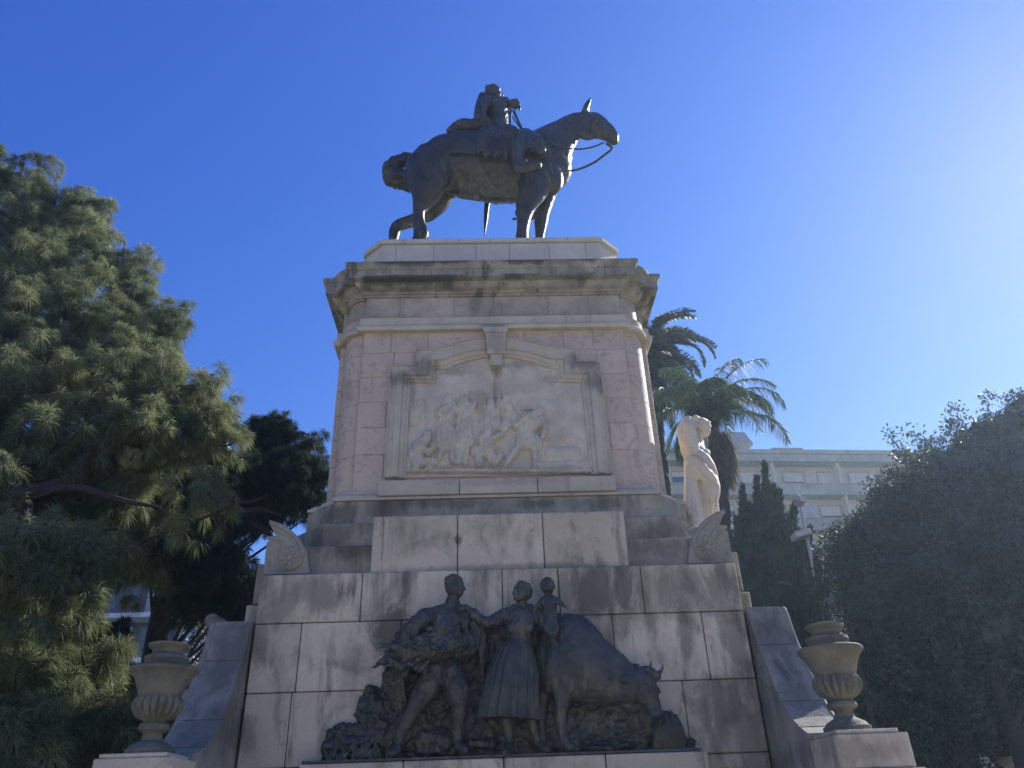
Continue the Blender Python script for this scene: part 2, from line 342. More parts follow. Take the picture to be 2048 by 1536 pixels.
# ---- shaft
def plan(o, n=9):
    fx, fy, sx_, sy = 1.98+o, .8-o, 2.40+o, 1.2-o
    R = .33+o; R = max(R, .05); P = []
    a0 = math.asin(min(1, max(-1, (fx-1.98)/R))); a1 = math.pi/2-math.asin(min(1, max(-1, (1.2-sy)/R)))
    q = [(-fx, fy), (fx, fy)]
    arc = [(1.98+R*math.sin(a0+(a1-a0)*i/n), 1.2-R*math.cos(a0+(a1-a0)*i/n)) for i in range(n+1)]
    right = [(fx, fy)]+arc+[(sx_, sy)]
    half = right+[(x, 4.8-y) for x, y in right[::-1]]
    return half+[(-x, y) for x, y in half[::-1]]
def sweep(g, prof):
    g.rings([[(x, y, z) for x, y in plan(o)] for o, z in prof])
SH = [5.56, 6.167, 6.592, 7.001, 7.417, 7.84, 8.24]
g = G(); sweep(g, [(-.012, 5.42), (-.012, 8.6)]); obj('shaft_core', g, M['core'], mon)
g = G(); rn = random.Random(4)
for i, (z0, z1) in enumerate(zip(SH[:-1], SH[1:])):
    xs = [-1.98, -1.98+rn.uniform(.35, .6), -1.0, -.3+rn.uniform(-.2, .2), .45, 1.05, 1.98-rn.uniform(.3, .6), 1.98]
    for a, c in zip(xs[:-1], xs[1:]): g.cbox(a+.002, .8, z0+.002, c-.002, 1.0, z1-.002, .0045)
    for sx in (-1, 1):     # round corner drum and the side bay in the same course
        arc = [(1.985+.33*math.sin(t), 1.2-.33*math.cos(t)) for t in np.linspace(.02, math.pi/2-.02, 11)]
        def rg(i_, z): return [(sx*(1.985+(x-1.985)*(1-i_)), 1.2+(y-1.2)*(1-i_), z) for x, y in arc]+[(sx*1.985, 1.19, z)]
        g.rings([rg(.012, z0+.002), rg(0, z0+.007), rg(0, z1-.007), rg(.012, z1-.002)])
        arc2 = [(x, 4.8-y) for x, y in arc]
        g.rings([[(sx*x, y, z) for x, y in arc2]+[(sx*1.985, 3.61, z)] for z in (z0+.003, z1-.003)])
        ys = [1.2, 1.75+rn.uniform(-.2, .2), 2.4, 3.05+rn.uniform(-.2, .2), 3.6]
        for a, c in zip(ys[:-1], ys[1:]):
            x0, x1 = sorted((sx*2.40, sx*2.2)); g.cbox(x0, a+.003, z0+.003, x1, c-.003, z1-.003, .007)
    g.cbox(-1.98, 3.8, z0+.003, 1.98, 4.0, z1-.003, .007)
obj('shaft', g, M['pink'], mon, smooth=32)
g = G(); sweep(g, [(.20, 5.418), (.20, 5.455), (.165, 5.46), (.165, 5.49), (.15, 5.492), (.12, 5.53), (.07, 5.552), (.05, 5.565), (.05, 5.60), (.0, 5.615)])
obj('base_moulding', g, M['frame'], mon, smooth=32)
za = [8.192, 8.433]
g = G(); sweep(g, [(.0, za[0]), (.085, za[0]+.004), (.10, za[0]+.03), (.105, za[0]+.06), (.09, za[0]+.095), (.06, za[0]+.11), (.06, za[1]), (-.01, za[1]+.006)])
obj('architrave', g, M['frame'], mon, smooth=32)
# frieze, laid as slabs
fz0, fz1 = za[1]+.006, 8.86
g = G(); sweep(g, [(-.008, fz0), (-.008, fz1)]); obj('frieze_core', g, M['frieze'], mon, smooth=32)
g = G()
xs = [-1.98, -1.45, -.62, .12, .85, 1.5, 1.98]
for a, c in zip(xs[:-1], xs[1:]): g.cbox(a+.002, .797, fz0+.002, c-.002, .9, fz1+.02, .004)
obj('frieze', g, M['frieze'], mon)
# cornice
g = G()
sweep(g, [(.0, 8.845), (.03, 8.85), (.03, 8.885), (.05, 8.89), (.055, 8.93), (.07, 8.94), (.10, 8.95), (.14, 8.975), (.165, 9.01), (.17, 9.04), (.185, 9.045), (.235, 9.055), (.24, 9.06)])
obj('bed_moulding', g, M['cornice'], mon, smooth=32)
g = G()
sweep(g, [(.2, 9.062), (.258, 9.062), (.262, 9.066), (.262, 9.205), (.27, 9.21)]); g2 = G()
for x in (-1.6, -.95, -.3, .32, .98, 1.6): g2.box(x-.004, .5355, 9.08, x+.004, .56, 9.2)
obj('cornice_fascia', g, M['cornice'], mon, smooth=32, extra=g2)
g = G()
sweep(g, [(.2, 9.212), (.272, 9.212), (.285, 9.24), (.305, 9.262), (.312, 9.275), (.312, 9.335), (.305, 9.34), (-.2, 9.36)])
g2 = G()
for x in (-1.25, -.55, .0, .72, 1.3, 1.85): g2.box(x-.004, .4865, 9.28, x+.004, .52, 9.333)
obj('cornice_cap', g, M['cornice'], mon, smooth=32, extra=g2)
# statue plinth
g = G()
def octp(hx, y0, ch, z0, z1, g, b=.008): octo(hx, y0, ch, z0, z1, g, b)
octp(2.17, 1.2, .33, 9.34, 10.265, g, .004); obj('plinth_core', g, M['core'], mon)
g = G(); px = [-1.84, -1.62, -.98, -.27, .3, .97, 1.60, 1.84]
for a, c in zip(px[:-1], px[1:]): g.cbox(a+.003, 1.192, 9.34, c-.003, 1.4, 10.262, .005)
def slab_ch(sx):
    a = Vector((sx*1.844, 1.192, 0)); b = Vector((sx*2.178, 1.526, 0)); n = Vector((-sx*.707, .707, 0))*.12
    g.rings([[(p.x, p.y, z) for p in (a, b, b+n, a+n)] for z in (9.34, 10.262)])
slab_ch(1); slab_ch(-1)
g.cbox(2.0, 1.54, 9.34, 2.178, 3.26, 10.262, .005); g.cbox(-2.178, 1.54, 9.34, -2.0, 3.26, 10.262, .005)
obj('plinth', g, M['plinth'], mon)
g = G()
def ringo(e, z):
    hx, y0, ch = 2.17+e, 1.2-e, .33; y1 = 4.8-y0
    return [(-hx+ch, y0, z), (hx-ch, y0, z), (hx, y0+ch, z), (hx, y1-ch, z), (hx-ch, y1, z), (-hx+ch, y1, z), (-hx, y1-ch, z), (-hx, y0+ch, z)]
g.rings([ringo(.0, 10.267), ringo(.035, 10.27), ringo(.05, 10.285), ringo(.05, 10.345), ringo(.035, 10.365), ringo(-.02, 10.38)])
g2 = G()
for x in (-1.5, -.55, -.02, .62, 1.3): g2.box(x-.004, 1.1475, 10.285, x+.004, 1.16, 10.345)
obj('plinth_coping', g, M['plinth'], mon, extra=g2)
# ---- relief panel
def c3(lst): return lst
outer = [(-1.537, 5.79), (-1.534, 6.653), (-1.532, 7.566), (-1.167, 7.571), (-1.168, 7.84), (-0.888, 7.839), (-0.689, 7.909), (-0.433, 7.996), (-0.249, 8.025), (-0.102, 8.038), (0.156, 8.033), (0.339, 7.998), (0.576, 7.945), (0.793, 7.873), (0.974, 7.821), (1.23, 7.816), (1.224, 7.58), (1.568, 7.566), (1.564, 6.662), (1.565, 5.776)]
inner = [(1.277, 5.782), (1.274, 6.532), (1.271, 7.249), (0.913, 7.261), (0.917, 7.499), (0.795, 7.51), (0.632, 7.585), (0.472, 7.644), (0.292, 7.688), (0.129, 7.707), (-0.08, 7.711), (-0.253, 7.689), (-0.434, 7.641), (-0.578, 7.593), (-0.712, 7.528), (-0.882, 7.515), (-0.882, 7.286), (-1.24, 7.302), (-1.248, 6.53), (-1.259, 5.784)]
N_ = len(outer); OU = outer; IN = inner[::-1]
def lerp2(t): return [(a[0]+(b[0]-a[0])*t, a[1]+(b[1]-a[1])*t) for a, b in zip(OU, IN)]
g = G()
steps = [(0, .805), (.0, .70), (.06, .695), (.08, .72), (.30, .715), (.32, .70), (.62, .69), (.66, .73), (.84, .735), (.87, .755), (1.0, .76), (1.0, .81)]
RR = [[(p[0], yy, p[1]) for p in lerp2(t)] for t, yy in steps]
g.rings(RR, cap=False, close=False)
g.add([RR[k][0] for k in range(len(RR))], [tuple(range(len(RR)))]); g.add([RR[k][-1] for k in range(len(RR))], [tuple(range(len(RR)))])
obj('relief_frame', g, M['frame'], mon)
g = G(); kz = [8.156, 7.789, 7.666]
kx = 0.023
g.prism([(kx-.175, kz[0]), (kx+.175, kz[0]), (kx+.15, kz[0]-.17), (kx+.125, kz[1]-.1), (kx-.125, kz[1]-.1), (kx-.15, kz[0]-.17)][::-1], .62, .80)
g.prism([(kx-.19, kz[0]-.01), (kx+.19, kz[0]-.01), (kx+.18, kz[0]-.10), (kx-.18, kz[0]-.10)][::-1], .60, .80)
g.cbox(kx-.09, .64, kz[2]-.16, kx+.09, .82, kz[1]-.1, .01)
obj('keystone', g, M['frame'], mon)
g = G(); blocks(g, .56, [(5.458, 5.68, [-1.60, -0.512, 0.529, 1.58])], d=.26, b=.008); obj('relief_sill', g, M['frame'], mon)
# carved marble relief: one height field of figures standing out of the slab
x0, x1, z0, z1 = -1.52, 1.52, 5.819-.02, 7.75
NX, NZ = 460, 300
gx, gz = np.meshgrid(np.linspace(x0, x1, NX), np.linspace(z0, z1, NZ))
H = np.zeros_like(gx)
def cap(p, q, r0, r1, h, base=0.0):
    global H
    p = np.array(p); q = np.array(q); d = q-p; L2 = d@d+1e-9
    t = np.clip(((gx-p[0])*d[0]+(gz-p[1])*d[1])/L2, 0, 1); rr_ = r0+(r1-r0)*t
    dd = np.hypot(gx-p[0]-t*d[0], gz-p[1]-t*d[1])/rr_
    v = np.where(dd < 1, base+h*np.sqrt(np.clip(1-dd*dd, 0, 1)), 0); H = np.maximum(H, v)
def Cx(pts): return pts
F = {'a': [(-0.966, 6.449), (-0.99, 6.373), (-1.073, 6.28), (-1.121, 6.15), (-0.951, 6.146), (-0.85, 6.237), (-1.1, 6.019), (-0.88, 6.014), (-0.945, 5.906), (-1.114, 5.928)], 'b': [(-0.66, 7.025), (-0.677, 6.934), (-0.738, 6.855), (-0.597, 6.842), (-0.824, 6.738), (-0.684, 6.676), (-0.718, 6.599), (-0.749, 6.292), (-0.646, 6.289), (-0.678, 6.065), (-0.61, 6.008), (-0.797, 6.068)], 'c': [(-0.457, 6.99), (-0.457, 6.889), (-0.527, 6.811), (-0.369, 6.807), (-0.298, 6.926), (-0.457, 6.573), (-0.509, 6.324), (-0.423, 6.322), (-0.542, 6.006), (-0.441, 5.986)], 'd': [(-0.059, 6.941), (-0.061, 6.841), (-0.124, 6.762), (0.017, 6.779), (0.05, 7.04), (-0.056, 6.603)], 'e': [(-0.11, 6.507), (-0.129, 6.43), (-0.216, 6.337), (-0.061, 6.333), (0.078, 6.406), (-0.15, 6.184), (-0.047, 6.2), (-0.27, 6.168), (-0.238, 5.962), (-0.034, 5.994), (0.053, 6.085)], 'f': [(0.195, 6.845), (0.21, 6.735), (0.171, 6.618), (0.277, 6.655), (0.099, 6.522)], 'g': [(0.634, 6.785), (0.578, 6.707), (0.471, 6.67), (0.644, 6.627), (0.272, 6.518), (0.687, 6.45), (0.628, 6.317), (0.41, 6.476), (0.351, 6.286), (0.522, 6.263), (0.188, 6.045), (0.099, 5.899), (0.522, 6.074), (0.521, 5.88), (0.353, 6.812), (0.512, 6.808)], 'h': [(0.148, 7.038), (0.164, 6.976), (0.091, 6.917), (-1.074, 6.963), (-1.072, 6.863), (-1.158, 6.825), (-1.17, 6.648)], 'p': [(-0.358, 7.13), (-0.36, 6.847), (-0.243, 7.128), (-0.248, 6.627), (0.058, 7.775), (0.046, 6.878), (-0.154, 7.085), (-0.159, 6.763)], 'l': [(0.732, 6.315), (0.857, 6.389), (0.94, 6.329), (1.05, 6.404), (1.198, 6.304), (0.755, 6.125), (1.099, 6.136), (1.254, 5.927), (0.573, 5.906), (-1.23, 5.894), (1.28, 5.825)], 's': [(0.263, 6.25), (0.487, 6.244), (0.422, 5.947), (0.287, 5.95), (-0.746, 7.555), (-0.438, 7.507), (0.803, 7.439)]}
def limbs(pts, seq, h, base=0.0):
    for i, j, r0, r1 in seq: cap(pts[i], pts[j], r0, r1, h, base)
q = F['l']
for i, j in ((0, 1), (1, 2), (2, 3), (3, 4)): cap(q[i], q[j], .03, .03, .012)
cap(q[5], q[6], .10, .09, .015); cap(q[8], q[7], .09, .07, .03); cap(q[9], q[10], .035, .035, .07)
q = F['p']
for i in (0, 2, 6): cap(q[i], q[i+1], .014, .014, .03)
cap(q[4], q[5], .018, .018, .04)
q = F['h']; cap(q[0], q[1], .055, .05, .04); cap(q[1], q[2], .05, .08, .03); cap(q[3], q[4], .06, .05, .035); cap(q[4], q[5], .06, .09, .03); cap(q[5], q[6], .09, .07, .03)
q = F['d']; cap(q[0], q[0], .07, .07, .06); cap(q[0], q[0], .05, .05, .075); limbs(q, [(1, 2, .06, .06), (1, 3, .06, .05), (1, 5, .10, .13)], .05); cap(q[3], q[4], .035, .03, .06)
q = F['c']; cap(q[0], q[0], .075, .075, .06); cap(q[0], (q[0][0]+.05, q[0][1]-.02), .04, .03, .08); limbs(q, [(1, 2, .06, .06), (1, 3, .06, .06), (1, 5, .10, .12), (5, 6, .12, .10), (5, 7, .11, .11), (6, 8, .07, .05), (7, 9, .06, .045)], .055); cap(q[3], q[4], .045, .035, .07)
q = F['f']; cap(q[0], q[0], .075, .075, .07); limbs(q, [(1, 2, .07, .1), (1, 3, .08, .1), (2, 4, .08, .08)], .05)
q = F['b']; cap(q[0], q[0], .078, .078, .09); cap(q[0], (q[0][0]+.03, q[0][1]-.05), .04, .035, .1)
limbs(q, [(1, 2, .06, .07), (1, 3, .06, .07), (1, 6, .11, .11), (6, 7, .11, .13), (6, 8, .11, .12), (8, 10, .055, .04), (7, 11, .055, .04)], .085); limbs(q, [(2, 4, .05, .045), (4, 5, .045, .035), (3, 5, .05, .035)], .11)
q = F['e']; cap(q[0], q[0], .075, .075, .10); limbs(q, [(1, 2, .07, .07), (1, 5, .1, .12), (5, 7, .1, .1), (7, 8, .08, .06), (5, 9, .1, .07), (9, 10, .06, .05)], .08); limbs(q, [(3, 4, .05, .035), (2, 6, .05, .04)], .11)
q = F['a']; cap(q[0], q[0], .07, .07, .11); limbs(q, [(1, 2, .08, .1), (2, 3, .11, .11), (3, 6, .11, .1), (6, 7, .08, .07), (7, 8, .06, .05), (6, 9, .08, .05)], .10); limbs(q, [(2, 4, .05, .045), (4, 5, .045, .035)], .13)
q = F['g']; cap(q[0], q[0], .075, .075, .12); cap(q[0], (q[0][0]+.04, q[0][1]-.03), .035, .03, .13)
limbs(q, [(1, 2, .09, .09), (2, 7, .12, .13), (3, 7, .09, .12), (7, 8, .13, .10), (7, 9, .13, .13), (8, 9, .10, .11), (8, 10, .075, .055), (10, 11, .055, .04), (9, 12, .06, .05), (12, 13, .05, .035)], .115); limbs(q, [(2, 4, .06, .045), (3, 5, .055, .045), (5, 6, .045, .035)], .14); cap(q[14], q[15], .012, .012, .06)
q = F['s']; cap(q[5], q[5], .1, .1, .015); cap(q[4], q[5], .03, .05, .015); cap(q[6], q[6], .04, .04, .012)
# cloth folds and chisel unevenness
fold = .006*np.sin(gx*75+np.sin(gz*9)*2.0)*(H > .03)+.004*np.sin(gx*31-gz*47)*(H > .02)
rs = np.random.RandomState(5); und = np.zeros_like(H)
for _ in range(26):
    kx_, kz_, ph = rs.uniform(-9, 9), rs.uniform(-9, 9), rs.uniform(0, 6.3); und += np.sin(gx*kx_+gz*kz_+ph)
Hs = H.copy()
for _ in range(1): Hs[1:-1, 1:-1] = (Hs[1:-1, 1:-1]*4+Hs[:-2, 1:-1]+Hs[2:, 1:-1]+Hs[1:-1, :-2]+Hs[1:-1, 2:])/8
Y_ = .786-Hs*.9-fold*1.4-und*.0009-np.where(H > .01, .014, 0)
V = np.stack([gx, Y_, gz], -1).reshape(-1, 3); idx = np.arange(NX*NZ).reshape(NZ, NX)
Fq = np.stack([idx[:-1, :-1], idx[:-1, 1:], idx[1:, 1:], idx[1:, :-1]], -1).reshape(-1, 4)
zt = np.interp(V[:, 0], [-1.33, -1.252, -0.89, -0.89, -0.719, -0.437, -0.079, 0.132, 0.478, 0.806, 0.929, 0.925, 1.287, 1.417], [7.387, 7.386, 7.378, 7.589, 7.606, 7.721, 7.809, 7.804, 7.724, 7.597, 7.583, 7.34, 7.332, 7.33])
keep = (V[:, 2] < zt+.06)
Fq = Fq[keep[Fq].all(1)]
rp = rawmesh('relief_panel', V, Fq, M['relief'], mon, nv=4, smooth=True)
# recess behind the frame: the shaft blocks stand behind the slab, so the slab sits in front of them
# ---- scroll ornaments with rosettes
def scroll(sx):
    Yf = .20
    pts = [(2.293, 4.337), (2.368, 4.633), (2.458, 4.773), (2.577, 4.888), (2.719, 4.977), (2.862, 5.027), (2.835, 4.947), (2.792, 4.882), (2.756, 4.817), (2.844, 4.815), (2.815, 4.757), (2.856, 4.736), (2.848, 4.335)]
    pts = [(sx*p[0], p[1]) for p in pts]
    g = G(); g.prism(pts if sx > 0 else pts[::-1], Yf, .325)
    o = obj('scroll_ornament', g, M['cheek'], mon)
    # raised curling ribs
    c = (2.551, 4.526); c = (sx*c[0], c[1])
    g = G()
    def arc(a0, a1, r0, r1, rr0, rr1, dx=0, dz=0):
        P = []; 
        for t in np.linspace(0, 1, 9):
            a = rad(a0+(a1-a0)*t); r = r0+(r1-r0)*t; P.append((c[0]+dx*sx+sx*r*math.cos(a), Yf, c[1]+dz+r*math.sin(a)))
        g.tube(P, [rr0+(rr1-rr0)*t for t in np.linspace(0, 1, 9)], n=8, k=2)
    for pts_, r_ in ([(2.39, 4.568), (2.448, 4.708), (2.549, 4.829), (2.684, 4.918), (2.835, 4.981)], .024), ([(2.451, 4.643), (2.523, 4.745), (2.63, 4.82), (2.78, 4.882)], .012), ([(2.64, 4.651), (2.678, 4.728), (2.75, 4.778), (2.833, 4.783)], .022), ([(2.676, 4.599), (2.718, 4.662), (2.782, 4.706), (2.839, 4.711)], .012):
        g.tube([(sx*q_[0], Yf, q_[1]) for q_ in pts_], r_, n=8, k=4)
    obj('scroll_rib', g, M['cheek'], o, smooth=True)
    g = G(); g.lathe([(.0, -.0), (.15, 0), (.155, .02), (.135, .035), (.125, .02), (.03, .018), (.03, .035), (0.001, .04)], n=28)
    g.v = [(c[0]+x, Yf-z, c[1]+y) for x, y, z in g.v]
    for k in range(8):
        a = k*math.pi/4+.2; g.tube([(c[0]+.03*math.cos(a), Yf-.02, c[1]+.03*math.sin(a)), (c[0]+.075*math.cos(a), Yf-.03, c[1]+.075*math.sin(a)), (c[0]+.115*math.cos(a), Yf-.02, c[1]+.115*math.sin(a))], [.008, .02, .008], n=8, k=3)
    obj('rosette', g, M['cheek'], o, smooth=40)
scroll(1); scroll(-1)
# ---- cheek walls with a concave sweep, and the low blocks in front of them that carry the urns
prof = [(-.02, 3.74), (-.06, 3.66), (-.11, 3.5), (-.2, 3.28), (-.32, 3.08), (-.45, 2.85), (-.6, 2.64), (-.78, 2.47), (-.97, 2.36), (-1.14, 2.29)]
for sx in (-1, 1):
    g = G(); xa, xb = sx*2.835, sx*3.24
    g.prism([(.6, 0), (.6, 3.74)]+prof+[(-1.14, 0)], min(xa, xb), max(xa, xb), 'x')
    g1 = g; g = G()
    for (ya, za_, yb, zb_) in ((prof[3][0], prof[3][1], prof[3][0], prof[3][1]), (prof[6][0], prof[6][1], 0, 0), (prof[8][0], prof[8][1], 0, 0)):
        g.box(min(xa, xb)+.001, ya-.0025, za_-.004, max(xa, xb)-.001, ya+.02, za_+.004)
    o = obj('cheek_wall', g1, M['cheek'], mon, extra=g)
    g = G(); xc = sx*3.27      # outer moulded rim following the sweep
    g.tube([(xc, y, z-.04) for y, z in prof], .035, n=8, k=2); obj('rim', g, M['cheek'], o, smooth=True)
    g = G(); xl, xr = sorted((sx*2.832, sx*3.50))
    g.cbox(xl, -1.72, 1.95, xr, -1.145, 2.225, .01); g.cbox(xl+.03, -1.70, 2.228, xr-.07, -1.15, 2.262, .008)
    g.cbox(xl-.0, -1.76, 1.2, xr+.06, -1.145, 1.945, .01); g.cbox(xl-.0, -1.8, 0, xr+.1, -1.145, 1.195, .01)
    obj('urn_block', g, M['granite'], mon)
# carved volutes on the rear cheek of the left flank
g = G()
g.tube([(-3.55, 2.0, 3.1), (-3.72, 2.0, 3.5), (-3.78, 2.0, 3.9), (-3.9, 2.0, 4.15)], [.22, .24, .2, .13], n=14)
g.lathe([(0.001, -.12), (.09, -.12), (.105, -.09), (.09, 0), (.105, .09), (.09, .12), (.001, .12)], n=24)
g.v[-7*24:] = [(-3.98+x, 2.0+z, 4.22+y) for x, y, z in g.v[-7*24:]]
sculpt('carved_volute', g, M['granite'], mon, voxel=.03, smooth=2)
# ---- urns
prof_u = [(.0, 0), (.215, 0), (.225, .02), (.225, .045), (.2, .06), (.185, .085), (.155, .10), (.10, .13), (.085, .18), (.10, .2), (.135, .215), (.145, .24), (.135, .27), (.10, .285), (.11, .30), (.17, .33), (.205, .38), (.222, .43), (.222, .47), (.205, .505), (.195, .52), (.208, .55), (.232, .62), (.268, .69), (.305, .735), (.325, .75), (.325, .775), (.31, .79), (.22, .80), (.20, .81), (.205, .85), (.215, .86), (.205, .895), (.165, .91), (.145, .93), (.15, .96), (.185, .985), (.195, .995), (.195, 1.015), (.17, 1.022), (.06, 1.03), (0.001, 1.03)]
def urn(loc, label):
    t = thing('stone_urn', loc, label, 'urn', 'lidded stone urns on the low end blocks')
    g = G(); k = 1.0
    body = [p for p in prof_u if p[1] <= .80]
    g.lathe([(r*.93, z*.93) for r, z in body]+[(.001, .80*.93)], loc, 72, flute=(.28*.93, .53*.93, 18, .22))
    obj('bowl', g, M['urn'], t, smooth=40)
    g = G(); g.lathe([(.001, .80*.93)]+[(r*.93, z*.93) for r, z in prof_u if z > .80], loc, 56); obj('lid', g, M['urn'], t, smooth=40)
    return t
urn((3.10, -1.42, 2.263), 'pale sunlit-edged stone urn on the right end block, in front of the dark tree')
urn((-3.16, -1.42, 2.263), 'darker shaded stone urn on the left end block, in front of the pine')
# ================================================================ EQUESTRIAN STATUE
eq = thing('equestrian_statue', (0, 2.4, 10.38), 'dark bronze rider on a standing horse facing right, on top of the pedestal', 'statue')
TS = [(-1.22, 13.36, .46, .36), (-.98, 13.40, .66, .50), (-.6, 13.38, .74, .53), (-.3, 13.32, .76, .55), (.2, 13.26, .80, .57), (.75, 13.30, .80, .53), (1.12, 13.22, .64, .44), (1.32, 13.12, .46, .34)]
def folds(amp, sc, z0, z1):
    # sharp cloth creases running down the form, between two heights
    def f(co, no):
        out = co.copy()
        for i, p in enumerate(co):
            if z0 < p[2] < z1:
                e = min(1, (p[2]-z0)/.08, (z1-p[2])/.08)
                q = Vector((p[0]/sc, p[1]/sc, p[2]/(sc*2.6)))
                out[i] += no[i]*((1-abs(mnoise.noise(q))*3.2)*amp*e-abs(mnoise.noise(q*2.3))*amp*.6*e)
        return out
    return f
def torso_at(x):
    a = np.array(TS); return [np.interp(x, a[:, 0], a[:, k]) for k in (1, 2, 3)]
g = G()
g.tube([(x, 2.4, z) for x, z, h, w_ in TS], [(w_, h) for x, z, h, w_ in TS], n=24)
def lw(lst, Y): return lst
# neck and head
g.tube([(1.141, 2.4, 13.613), (1.282, 2.4, 13.902), (1.577, 2.4, 14.255), (1.827, 2.4, 14.494), (1.994, 2.4, 14.584)], [(.38, .60), (.33, .52), (.23, .38), (.20, .31), (.18, .28)], n=18)
HP = [(2.047, 2.4, 14.584), (2.168, 2.4, 14.491), (2.322, 2.4, 14.413), (2.49, 2.4, 14.275), (2.627, 2.4, 14.154)]
g.tube(HP, [(.19, .25), (.215, .31), (.185, .27), (.14, .19), (.13, .14)], n=16)
g.ell((2.113, 2.4, 14.34), (.26, .19, .20)); g.ell((2.597, 2.4, 14.065), (.15, .12, .085), roty(25)); g.ell((2.086, 2.4, 14.799), (.13, .12, .12))
g.ell((2.252, 2.2, 14.369), (.07, .06, .055)); g.ell((2.337, 2.6, 14.825), (.07, .06, .055))
g.tube([(2.18, 2.28, 14.537), (2.356, 2.25, 14.394), (2.577, 2.3, 14.208)], [.05, .045, .03], n=8)
for dy in (-.11, .11):
    a = (2.054, 2.4, 14.8); b = (2.242, 2.4, 15.255); m_ = (2.125, 2.4, 15.018)
    g.tube([(a[0], 2.4+dy, a[2]), (m_[0]+.02, 2.4+dy*1.15, m_[2]), (b[0], 2.4+dy*1.1, b[2])], [.06, .06, .015], n=10)
g.tube([(2.144, 2.4, 14.721), (2.293, 2.4, 14.704), (2.431, 2.4, 14.565), (2.564, 2.4, 14.38), (2.625, 2.4, 14.244)], [(.13, .10), (.15, .13), (.135, .12), (.12, .11), (.12, .11)], n=14, k=6); g.ell((2.577, 2.4, 14.184), (.13, .125, .12)); g.ell((2.044, 2.3, 14.139), (.17, .10, .15))
# chest and shoulder masses
g.ell((1.285, 2.4, 13.241), (.34, .40, .56)); g.ell((1.124, 2.15, 12.796), (.34, .24, .5), roty(-12)); g.ell((1.206, 2.65, 13.398), (.34, .24, .5), roty(-12))
g.ell((1.354, 2.25, 13.199), (.2, .2, .3)); g.ell((1.397, 2.55, 13.565), (.2, .2, .3))
# fore legs
g.tube([(0.916, 2.12, 12.634), (0.82, 2.1, 12.271), (0.711, 2.1, 11.987), (0.651, 2.1, 11.708), (0.6, 2.1, 11.384), (0.582, 2.1, 11.14)]+[(.585, 2.1, 10.78), (.60, 2.1, 10.62), (.66, 2.1, 10.47)], [(.20, .36), (.18, .28), (.15, .21), (.125, .15), (.125, .12), (.115, .12), (.085, .08), (.10, .10), (.13, .14)], n=14)
g.tube([(1.165, 2.68, 13.005), (1.13, 2.7, 12.706), (1.074, 2.7, 12.409), (1.017, 2.7, 12.091), (0.985, 2.7, 11.856), (0.964, 2.7, 11.625)]+[(.95, 2.7, 11.1), (.95, 2.7, 10.62), (1.0, 2.7, 10.47)], [(.19, .3), (.16, .20), (.135, .155), (.125, .135), (.10, .11), (.09, .09), (.085, .085), (.10, .10), (.13, .14)], n=14)
g.cbox(.52, 1.98, 10.382, .82, 2.22, 10.5, .03); g.cbox(.86, 2.58, 10.382, 1.16, 2.82, 10.5, .03)
# hind legs
g.tube([(-1.16, 2.15, 13.127), (-1.206, 2.1, 12.696), (-1.237, 2.1, 12.338), (-1.289, 2.1, 12.118), (-1.358, 2.1, 11.838), (-1.351, 2.1, 11.575), (-1.305, 2.1, 11.267)]+[(-1.36, 2.1, 11.05), (-1.30, 2.1, 10.62), (-1.24, 2.1, 10.47)], [(.30, .52), (.27, .46), (.22, .32), (.18, .22), (.12, .125), (.105, .115), (.115, .15), (.09, .12), (.10, .10), (.13, .14)], n=16)
g.tube([(-1.013, 2.62, 13.325), (-1.009, 2.68, 12.827), (-1.186, 2.7, 12.442), (-1.45, 2.7, 12.206), (-1.714, 2.7, 12.092), (-1.858, 2.7, 11.977), (-1.905, 2.7, 11.721)]+[(-1.93, 2.7, 11.2), (-1.98, 2.7, 10.65), (-1.92, 2.7, 10.47)], [(.28, .44), (.24, .30), (.19, .20), (.14, .145), (.12, .13), (.11, .13), (.09, .10), (.08, .09), (.10, .10), (.13, .14)], n=14)
g.cbox(-1.42, 1.98, 10.382, -1.12, 2.22, 10.5, .03); g.cbox(-2.06, 2.58, 10.382, -1.78, 2.82, 10.5, .03)
g.ell((-1.253, 2.18, 13.159), (.40, .26, .42)); g.ell((-1.298, 2.62, 13.643), (.40, .26, .42)); g.ell((-1.186, 2.4, 13.527), (.40, .40, .30))
g.tube([(-0.571, 2.4, 12.606), (-0.441, 2.4, 12.577), (-0.243, 2.4, 12.521)], [.11, .12, .11], n=10)
sculpt('horse', g, M['bronze'], eq, voxel=.024, smooth=5, disp=.012, dscale=.25)
g = G()
g.tube([(-1.392, 2.4, 13.558), (-1.556, 2.4, 13.574), (-1.759, 2.4, 13.548), (-1.937, 2.4, 13.423), (-2.009, 2.4, 13.227), (-1.931, 2.4, 13.046), (-1.766, 2.4, 12.948), (-1.591, 2.4, 12.809)], [.10, .12, .13, .15, .16, .19, .18, .12], n=14)
g.tube([(-1.787, 2.3, 12.985), (-1.604, 2.3, 12.873), (-1.463, 2.3, 12.844)], [.16, .17, .12], n=12)
g.tube([(-2.08, 2.5, 13.386), (-1.997, 2.5, 13.147), (-1.807, 2.5, 12.965)], [.1, .12, .08], n=10)
sculpt('tail', g, M['bronze'], eq, voxel=.024, smooth=2, disp=.05, dscale=.13)
g = G(); sp_ = []
for i_ in range(10):
    t_ = i_/9; x_ = -.66+.80*t_; cz_, h_, w_ = torso_at(x_); a_ = rad(78+80*t_**1.4); sp_.append((x_, 2.4-math.sin(a_)*(w_+.012), cz_+math.cos(a_)*(h_+.012)))
g.tube(sp_, .022, n=7, k=3); obj('flank_strap', g, M['bronze'], eq, smooth=True)
